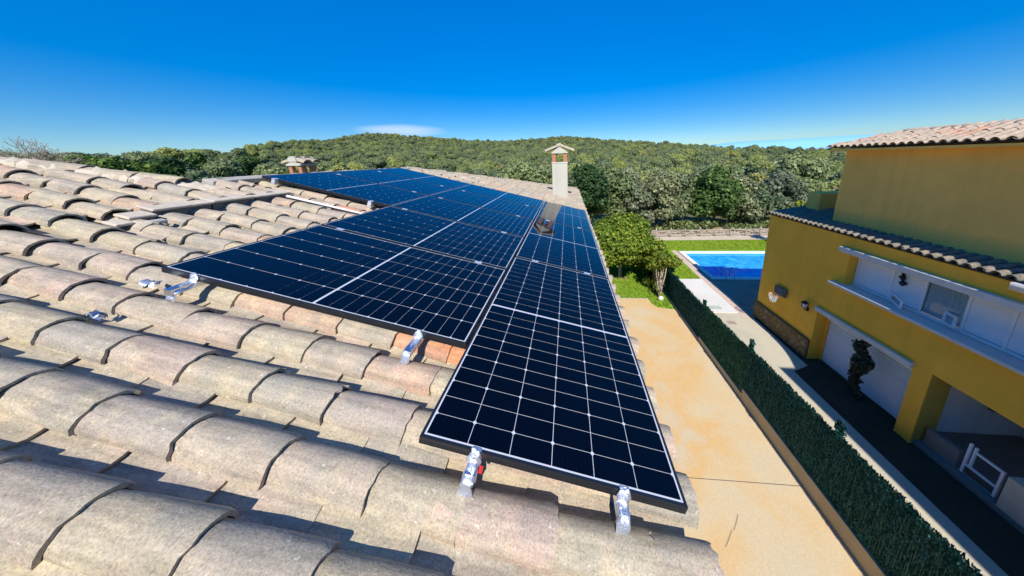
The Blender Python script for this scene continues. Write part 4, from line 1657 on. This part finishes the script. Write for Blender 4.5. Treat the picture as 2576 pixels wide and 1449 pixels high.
# ------------------------------------------------------------------ rustic rail fence
rf = thing('rail_fence', (16, 29.3, G), 'rustic grey wooden rail fence at the edge of the wood', 'fence')
prev = None
frg = random.Random(3)
xs_ = [7.2 + 1.62 * k for k in range(17)]
for k, x in enumerate(xs_):
    y = 28.75 + .045 * (x - 8) + frg.uniform(-.04, .04)
    h = .92 + frg.uniform(-.1, .18)
    t_ = MB()
    t_.tube([(x, y, G - .1), (x + frg.uniform(-.03, .03), y, G + h * .5), (x + frg.uniform(-.05, .05), y, G + h)], [.085, .08, .07], 7)
    put('post', t_.make('post', M['wood'], True), rf)
    if prev:
        for hh in (.28, .76):
            t_ = MB()
            m = [(prev[0] + (x - prev[0]) * s, prev[1] + (y - prev[1]) * s - .07, G + hh + .03 * math.sin(k * 1.7 + s * 3) + frg.uniform(-.02, .02)) for s in (-.04, .3, .7, 1.04)]
            t_.tube(m, [.05, .055, .05, .042], 6)
            put('rail', t_.make('rail', M['wood'], True), rf)
    prev = (x, y)
# heap of cut branches and stones along the fence
mb = MB()
hrg = random.Random(9)
for k in range(330):
    x = hrg.uniform(8.6, 24)
    y = 29.35 + .045 * (x - 8) + hrg.uniform(0, .9)
    z = G + hrg.uniform(.02, .42) * (.5 + .5 * math.sin(x * 1.3) ** 2)
    a = hrg.uniform(-.7, .7)
    L = hrg.uniform(.25, .9)
    d = Vector((math.cos(a), math.sin(a) * .6, hrg.uniform(-.25, .25)))
    mb.tube([Vector((x, y, z)) - d * L / 2, Vector((x, y, z + hrg.uniform(-.03, .05))), Vector((x, y, z)) + d * L / 2], [.03, .035, .018], 5)
put('brushwood', mb.make('brushwood', M['brush'], True), kind='stuff')

# ------------------------------------------------------------------ trees and shrubs


def crown_cards(clumps, per, size, rg, squash=.75, inner=.35):
    C, Nn = [], []
    for (x, y, z, r) in clumps:
        n = int(per * r * r)
        d = rg.normal(size=(n, 3))
        d /= np.linalg.norm(d, axis=1, keepdims=True)
        rr = r * (inner + (1 - inner) * rg.random(n) ** .45) * (1 + .12 * rg.normal(size=n))
        p = d * rr[:, None]
        p[:, 2] *= squash
        C.append(p + np.array([x, y, z]))
        Nn.append(d * np.array([1, 1, 1.2]) + rg.normal(size=(n, 3)) * .55 + np.array([0, 0, .25]))
    C, Nn = np.concatenate(C), np.concatenate(Nn)
    return cards(C, Nn, size, 1.1, rg=rg)


def clump_layout(rg, w, h, n, base, dome=.55):
    """clumps spread through a crown of width w and height h whose underside is at base"""
    out = []
    for i in range(n):
        a = rg.uniform(0, 2 * math.pi)
        q = rg.random() ** .55
        zt = rg.random()
        rad_ = w * .5 * q * math.sqrt(max(.08, 1 - (zt * 2 * dome - dome * .6) ** 2)) * .82
        r = w * rg.uniform(.13, .24)
        out.append((rad_ * math.cos(a), rad_ * math.sin(a), base + h * (.12 + .76 * zt * (1 - .35 * q)), r))
    return out


def tree(name, label, cat, x, y, zb, height, width, leaf, group=None, seed=0, base_f=.3, n_cl=16, per=260, size=.22, bark='bark', trunk_r=.16, lean=(0, 0), limbs=7, squash=.75):
    rg = np.random.default_rng(seed)
    t = thing(name, (x, y, zb), label, cat, group)
    cl = clump_layout(rg, width, height * (1 - base_f), n_cl, height * base_f)
    cl = [(a + lean[0] * c / height, b + lean[1] * c / height, c, r) for a, b, c, r in cl]
    mw = Matrix.Translation((x, y, zb))
    mb = MB()
    fork = height * base_f * 1.05
    fx, fy = lean[0] * .5, lean[1] * .5
    mb.tube([(0, 0, -.3), (fx * .3, fy * .3, fork * .5), (fx, fy, fork)], [trunk_r * 1.25, trunk_r, trunk_r * .8], 8)
    big = sorted(cl, key=lambda c: -c[3])[:limbs]
    for (a, b, c, r) in big:
        mb.tube([(fx, fy, fork - .05), (fx + (a - fx) * .45, fy + (b - fy) * .45, fork + (c - fork) * .55), (a, b, c)], [trunk_r * .6, trunk_r * .38, trunk_r * .12], 6)
    put('trunk', mb.make('trunk', M[bark], True), t, mw)
    P, Q = crown_cards(cl, per, size, rg, squash)
    put('crown', np_mesh('crown', P, Q, M[leaf]), t, mw, kind='stuff')
    return t


# garden tree on our lawn, in its square bed
tree('garden_tree', 'bright green garden tree with a slanting grey trunk in a square bed', 'tree', 4.45, 18.3, G, 5.0, 6.0, 'leaf_bright', seed=21, base_f=.31, n_cl=34, per=620, size=.14, bark='palebark', trunk_r=.12, lean=(.2, .5), limbs=12, squash=.6)
sheet('tree_bed', [(3.9, 17.8), (5.0, 17.85), (5.1, 19.05), (3.85, 19.0)], G + .02, M['soil'])
# climbing hedge trained along the boundary
hd = thing('climbing_hedge', (6.4, 20, G), 'tall yellow green climbing hedge with bare pale stems at its near end', 'hedge')
hr = np.random.default_rng(77)
cl = []
for k in range(90):
    y = 15.35 + 12.0 * (k / 90) + hr.normal() * .15
    z = hr.uniform(.9 if y > 16.4 else 1.9, 2.95)
    cl.append((6.55 + hr.normal() * .22, y, G + z, hr.uniform(.35, .6)))
for k in range(26):
    cl.append((6.3 + hr.normal() * .2, hr.uniform(16.8, 27), G + hr.uniform(.3, 1.4), hr.uniform(.3, .5)))
P, Q = crown_cards(cl, 1500, .125, hr, .85)
put('foliage', np_mesh('foliage', P, Q, M['leaf_hedge']), hd, kind='stuff')
for k, (dx, dy, h) in enumerate(((-.28, .05, 2.2), (-.12, .12, 2.5), (.05, .02, 2.4), (.22, .10, 2.6), (.34, -.05, 2.3), (-.05, -.1, 2.0), (.12, .2, 2.7))):
    t_ = MB()
    t_.tube([(6.4, 15.32, G), (6.4 + dx * .35, 15.35 + dy * .5, G + h * .35), (6.4 + dx * .8, 15.4 + dy, G + h * .7), (6.4 + dx, 15.45 + dy, G + h)], [.055, .045, .035, .02], 6)
    put('stem', t_.make('stem', M['palebark'], True), hd)
for k in range(12):
    y = 16.2 + k * .85
    t_ = MB()
    t_.tube([(6.45, y, G), (6.45 + hr.normal() * .1, y + .1, G + 1.1), (6.5 + hr.normal() * .15, y + hr.normal() * .2, G + 2.3)], [.05, .04, .02], 6)
    put('stem', t_.make('stem', M['bark'], True), hd)
P, Q = crown_cards([(6.25, 15.3, G + .9, .35), (6.6, 15.35, G + 1.2, .3), (6.2, 15.4, G + 1.5, .3)], 380, .09, hr, 1.2, .1)
put('dry_leaves', np_mesh('dry_leaves', P, Q, M['leaf_dry']), hd, kind='stuff')
# pale stone at the stem
st = MB()
ic = []
for i in range(6):
    for k in range(10):
        th, ph = math.pi * (i + .5) / 6, 2 * math.pi * k / 10
        f = 1 + .12 * math.sin(k * 2.1 + i)
        ic.append((6.42 + .17 * f * math.sin(th) * math.cos(ph), 15.12 + .14 * f * math.sin(th) * math.sin(ph), G + .12 + .16 * f * math.cos(th)))
st.add(ic, [(i * 10 + k, (i + 1) * 10 + k, (i + 1) * 10 + (k + 1) % 10, i * 10 + (k + 1) % 10) for i in range(5) for k in range(10)] + [tuple(range(10)), tuple(range(59, 49, -1))])
setp(put('stone', st.make('stone', M['slab'], True)), 'pale round stone at the foot of the climbing hedge', 'stone')

# dry climber hanging in front of the garage door
vn = thing('dry_climber', (XW + .15, 8.4, G), 'dark dry climber growing in front of the white garage door', 'plant')
hr = np.random.default_rng(5)
cl = []
for k in range(34):
    zz = -5.72 - 2.1 * (k / 33) ** 1.1
    wd = .22 if -6.75 < zz < -5.95 else .08
    cl.append((XW + .02 + hr.normal() * .06, 8.38 + .12 * math.sin(zz * 5) + hr.normal() * wd * .7, zz, hr.uniform(.06, .15) + (.05 if wd > .2 else 0)))
P, Q = crown_cards(cl, 3600, .075, hr, 1.1)
put('foliage', np_mesh('foliage', P, Q, M['leaf_dry']), vn, kind='stuff')
t_ = MB()
t_.tube([(XW + .1, 8.36, G), (XW + .08, 8.40, -7.2), (XW + .06, 8.34, -6.4), (XW + .05, 8.42, -5.75)], [.04, .035, .03, .015], 6)
put('stem', t_.make('stem', M['bark'], True), vn)


def at(px_, Y):
    """world x of picture column px_ (taken at the height of the wood edge) on the line y = Y"""
    d = RW.transposed() @ Vector(((px_ - 1367) / 663.03, (470 - 548.7) / 663.03, 1.0))
    return CAMLOC.x + d.x / d.y * (Y - CAMLOC.y)


WOOD = 'trees along the near edge of the wood'
edge = [
    (1468, 31.0, 9.6, 6.0, 'leaf_dark', 'oak_tree', 'dark dense oak standing right behind the eave, left of the other wood edge trees'),
    (1540, 33.5, 9.2, 6.2, 'leaf_oak', 'oak_tree', 'tall dark oak just right of the chimney, behind the garden tree'),
    (1600, 32.0, 6.6, 4.2, 'leaf_olive', 'olive_green_tree', 'short yellowish tree behind the left end of the rail fence'),
    (1655, 33.2, 8.3, 6.6, 'leaf_olive', 'olive_green_tree', 'broad olive green tree at the wood edge with visible trunks'),
    (1712, 32.8, 7.6, 5.6, 'leaf_oak', 'oak_tree', 'rounded grey green oak near the middle of the rail fence'),
    (1765, 35.0, 7.2, 4.6, 'leaf_oak', 'oak_tree', 'shaded oak set back in the dark gap behind the fence'),
    (1805, 33.0, 8.0, 6.2, 'leaf_dark', 'oak_tree', 'deep green bushy tree behind the fence above the pool'),
    (1858, 33.5, 7.4, 5.6, 'leaf_olive', 'olive_green_tree', 'pale olive tree behind the fence, next to the yellow house'),
    (1905, 32.8, 6.1, 4.6, 'leaf_oak', 'oak_tree', 'low spreading tree partly hidden by the corner of the yellow house'),
    (1965, 35.0, 7.0, 5.4, 'leaf_olive', 'olive_green_tree', 'olive tree crown showing above the lower roof of the yellow house'),
    (2030, 38.0, 7.4, 5.6, 'leaf_pine', 'pine_tree', 'bright pine crown beside the upper wall of the yellow house'),
]
for i, (cx, Y, h, w, lf, nm, lab) in enumerate(edge):
    zb = float(terrain_h(np.array(math.degrees(math.atan2(at(cx, Y) - .6, Y))), np.array(math.hypot(at(cx, Y) - .6, Y + .7)))) if Y > 35 else G
    tree(nm, lab, 'tree', at(cx, Y), Y, zb, h, w, lf, WOOD, seed=300 + i, base_f=.16, n_cl=30, per=330, size=.27, trunk_r=.15, limbs=6, squash=.8, bark='palebark' if i % 3 == 2 else 'bark')
# undergrowth under the wood edge
hr = np.random.default_rng(91)
cl = []
for k in range(70):
    x = 7 + 24 * hr.random()
    cl.append((x, 30.6 + .045 * (x - 8) + hr.random() * 2.5, G + hr.uniform(.1, .8), hr.uniform(.4, .9)))
P, Q = crown_cards(cl, 200, .2, hr, .8)
put('undergrowth', np_mesh('undergrowth', P, Q, M['leaf_oak']), kind='stuff')
tree('lime_shrub', 'small lime green shrub lit by the sun beside the far parapet', 'shrub', at(2022, 25.0), 25.0, G, 5.6, 2.2, 'leaf_bright', seed=55, base_f=.3, n_cl=10, per=420, size=.2, trunk_r=.07)

# second rank of trees one can still tell apart, left to right
WHERE = ['seen over the far end of the panels', 'left of the orange tiles beyond the panels', 'above the orange tiles beyond the panels', 'left of the tall chimney', 'behind the tall chimney shaft',
         'just right of the tall chimney', 'over the dark oaks by the chimney', 'over the garden tree', 'over the left end of the rail fence', 'over the broad olive tree at the fence', 'over the middle of the rail fence',
         'over the pool coping corner', 'over the pool water', 'left of the lower roof corner', 'over the lower roof of the yellow house', 'beside the upper wall of the yellow house', 'touching the upper eave corner of the yellow house']
for k, (cx, Y, h, w, lf) in enumerate([
        (1150, 62, 6.2, 6.5, 'leaf_pine'), (1215, 70, 6.0, 6.5, 'leaf_pine'), (1290, 58, 6.6, 6.4, 'leaf_pine'), (1345, 52, 6.8, 5.6, 'leaf_bright'), (1400, 60, 6.8, 6.0, 'leaf_pine'),
        (1450, 48, 8.2, 6.4, 'leaf_pine'), (1505, 52, 8.4, 6.6, 'leaf_oak'), (1570, 47, 8.8, 6.4, 'leaf_olive'), (1630, 50, 8.2, 6.2, 'leaf_pine'), (1690, 46, 8.0, 6.0, 'leaf_oak'),
        (1745, 51, 8.4, 6.6, 'leaf_olive'), (1800, 47, 8.0, 6.2, 'leaf_oak'), (1855, 52, 8.3, 6.4, 'leaf_pine'), (1910, 48, 7.8, 6.2, 'leaf_olive'), (1970, 53, 8.0, 6.4, 'leaf_pine'), (2040, 56, 8.0, 6.6, 'leaf_pine'), (2100, 60, 8.2, 7.0, 'leaf_oak')]):
    xw = at(cx, Y)
    zb = float(terrain_h(np.array(math.degrees(math.atan2(xw - .6, Y + .7))), np.array(math.hypot(xw - .6, Y + .7))))
    tree('wood_tree', '%s wood tree, %s' % ({'leaf_pine': 'light green', 'leaf_oak': 'grey green', 'leaf_olive': 'olive', 'leaf_bright': 'lime green'}[lf], WHERE[k]), 'tree', xw, Y, zb, h, w, lf, 'second rank of the wood below the hill', seed=400 + k, base_f=.2, n_cl=24, per=200, size=.36, trunk_r=.16, limbs=5)

# trees behind the ridge on the left
def polar(az, r):
    return .6 + r * math.sin(R(az)), -.7 + r * math.cos(R(az))


WHEREL = ['first right of the bare tree', 'second right of the bare tree', 'third right of the bare tree', 'fourth right of the bare tree', 'in the back row above the loose foil', 'last dark crown before the short chimney', 'low crown left of the short chimney',
          'in front, under the first dark crowns', 'in front, under the third dark crown', 'in front, midway along the hip', 'in front, above the hip end', 'lime coloured, left of the short chimney', 'at the foot of the short chimney cap', 'right of the short chimney', 'well right of the short chimney', 'in the back, over the short chimney', 'in the back, right of the short chimney']
left = [(-64.3, 70, 3.3, 9, 6.5, 'leaf_dark'), (-62.0, 74, 2.9, 9, 6.5, 'leaf_dark'), (-59.6, 78, 2.6, 8, 6.0, 'leaf_dark'), (-57.4, 84, 2.9, 8, 5.6, 'leaf_dark'), (-55.2, 80, 2.2, 8, 6.2, 'leaf_pine'),
        (-53.0, 88, 2.6, 8, 5.8, 'leaf_dark'), (-50.5, 84, 1.6, 8, 6.4, 'leaf_pine'), (-61.0, 60, .9, 7, 6.2, 'leaf_pine'), (-57.5, 62, .4, 7, 6.4, 'leaf_pine'), (-54.0, 60, .2, 7, 6.4, 'leaf_dark'),
        (-50.5, 62, -.3, 7, 6.4, 'leaf_pine'), (-47.5, 66, .2, 7, 6.6, 'leaf_bright'), (-44.5, 70, .0, 7, 6.6, 'leaf_pine'), (-41, 76, -.2, 7, 6.6, 'leaf_pine'), (-37, 80, -.6, 7, 6.8, 'leaf_pine'), (-46, 90, 1.4, 8, 6.6, 'leaf_pine'), (-42.5, 100, 1.5, 8, 7, 'leaf_pine')]
for k, (az, r, el, h, w, lf) in enumerate(left):
    x, y = polar(az, r)
    top = 1.02 + r * math.tan(R(el))
    tree('wood_tree', ('dark bushy tree behind the ridge, ' if lf == 'leaf_dark' else 'sunlit bushy tree behind the ridge, ') + WHEREL[k], 'tree', x, y, top - h, h, w, lf, 'bushy trees behind the tiled ridge', seed=500 + k, base_f=.15, n_cl=24, per=170, size=.42, trunk_r=.2, limbs=5)
# leafless tree against the sky
x, y = polar(-67.2, 62)
bt = thing('bare_tree', (x, y, -6), 'bare grey tree with thin branching twigs against the sky at the far left', 'tree')
brg = random.Random(4)
bm_, tw = MB(), MB()
topz = 1.02 + 62 * math.tan(R(3.7)) + 6


def grow(p, d, L, r, depth, mbs):
    q = p + d * L
    mid = p + d * L * .5 + Vector((brg.gauss(0, .06), brg.gauss(0, .06), 0)) * L
    (bm_ if depth < 2 else tw).tube([p, mid, q], [r, r * .85, r * .68], 5 if depth < 3 else 3, caps=False)
    if depth >= 5:
        return
    for k in range(4 if depth < 4 else 3):
        nd = (d + Vector((brg.gauss(0, .45), brg.gauss(0, .45), brg.gauss(.0, .32)))).normalized()
        grow(q, nd, L * brg.uniform(.55, .72), r * .62, depth + 1, mbs)


grow(Vector((0, 0, 0)), Vector((0, 0, 1)), topz * .36, .16, 0, bm_)
mw = Matrix.Translation((x, y, -6))
put('trunk', bm_.make('trunk', M['palebark'], True), bt, mw)
put('twigs', tw.make('twigs', M['palebark'], True), bt, mw, kind='stuff')

# ------------------------------------------------------------------ the wood on the hill: one mass of crowns
protos = []
pcol = bpy.data.collections.new('crown_kinds')
for k, (lf, w, h, b) in enumerate((('leaf_pine', 8.0, 3.4, 4.2), ('leaf_olive', 6.6, 5.6, 1.6), ('leaf_pine', 6.4, 3.0, 4.0), ('leaf_oak', 6.4, 6.4, 1.2), ('leaf_pine', 9.2, 3.6, 4.8), ('leaf_olive', 5.2, 4.2, 1.0), ('leaf_oak', 7.6, 5.4, 2.2))):
    rg = np.random.default_rng(700 + k)
    cl = clump_layout(rg, w, h, 20, b)
    P, Q = crown_cards(cl, 150, .42, rg, .7)
    # a trunk as part of the same crown mesh
    o_ = bpy.data.objects.new('crown_kind', np_mesh('crown_kind', P, Q, M[lf]))
    pcol.objects.link(o_)
    protos.append(o_)
pts = []
frg = np.random.default_rng(31)
r = 46.0
while r < 690:
    step = 5.3 + r * .0024
    az = -73.0
    dstep = math.degrees(step / r)
    while az < 58:
        a2 = az + frg.uniform(-.4, .4) * dstep
        r2 = r + frg.uniform(-.45, .45) * step
        rc_ = np.interp(a2, raz, rcr)
        if r2 < rc_ + 25 and not (a2 > 10 and r2 < 58) and not (-45 < a2 <= 10 and r2 < 56) and not (a2 <= -45 and r2 < 66):
            x, y = polar(a2, r2)
            z = float(terrain_h(np.array(a2), np.array(r2)))
            pts.append((x, y, z))
        az += dstep
    r += step * .95
print('forest crowns', len(pts))
fm = bpy.data.meshes.new('forest')
fm.from_pydata(pts, [], [])
fo = put('forest', fm, kind='stuff')
ng = bpy.data.node_groups.new('forest_scatter', 'GeometryNodeTree')
ng.interface.new_socket('Geometry', in_out='INPUT', socket_type='NodeSocketGeometry')
ng.interface.new_socket('Geometry', in_out='OUTPUT', socket_type='NodeSocketGeometry')
N = ng.nodes.new
gi, go = N('NodeGroupInput'), N('NodeGroupOutput')
iop = N('GeometryNodeInstanceOnPoints')
ci = N('GeometryNodeCollectionInfo')
ci.inputs['Collection'].default_value = pcol
ci.inputs['Separate Children'].default_value = True
rr_, rs = N('FunctionNodeRandomValue'), N('FunctionNodeRandomValue')
rr_.data_type = 'FLOAT_VECTOR'
rr_.inputs[0].default_value = (-.06, -.06, 0)
rr_.inputs[1].default_value = (.06, .06, 6.283)
rs.data_type = 'FLOAT_VECTOR'
rs.inputs[0].default_value = (.55, .55, .6)
rs.inputs[1].default_value = (1.3, 1.3, 1.25)
rs.inputs['Seed'].default_value = 5
ng.links.new(gi.outputs[0], iop.inputs['Points'])
ng.links.new(ci.outputs[0], iop.inputs['Instance'])
iop.inputs['Pick Instance'].default_value = True
ng.links.new(rr_.outputs[0], iop.inputs['Rotation'])
ng.links.new(rs.outputs[0], iop.inputs['Scale'])
ng.links.new(iop.outputs[0], go.inputs[0])
fo.modifiers.new('scatter', 'NODES').node_group = ng
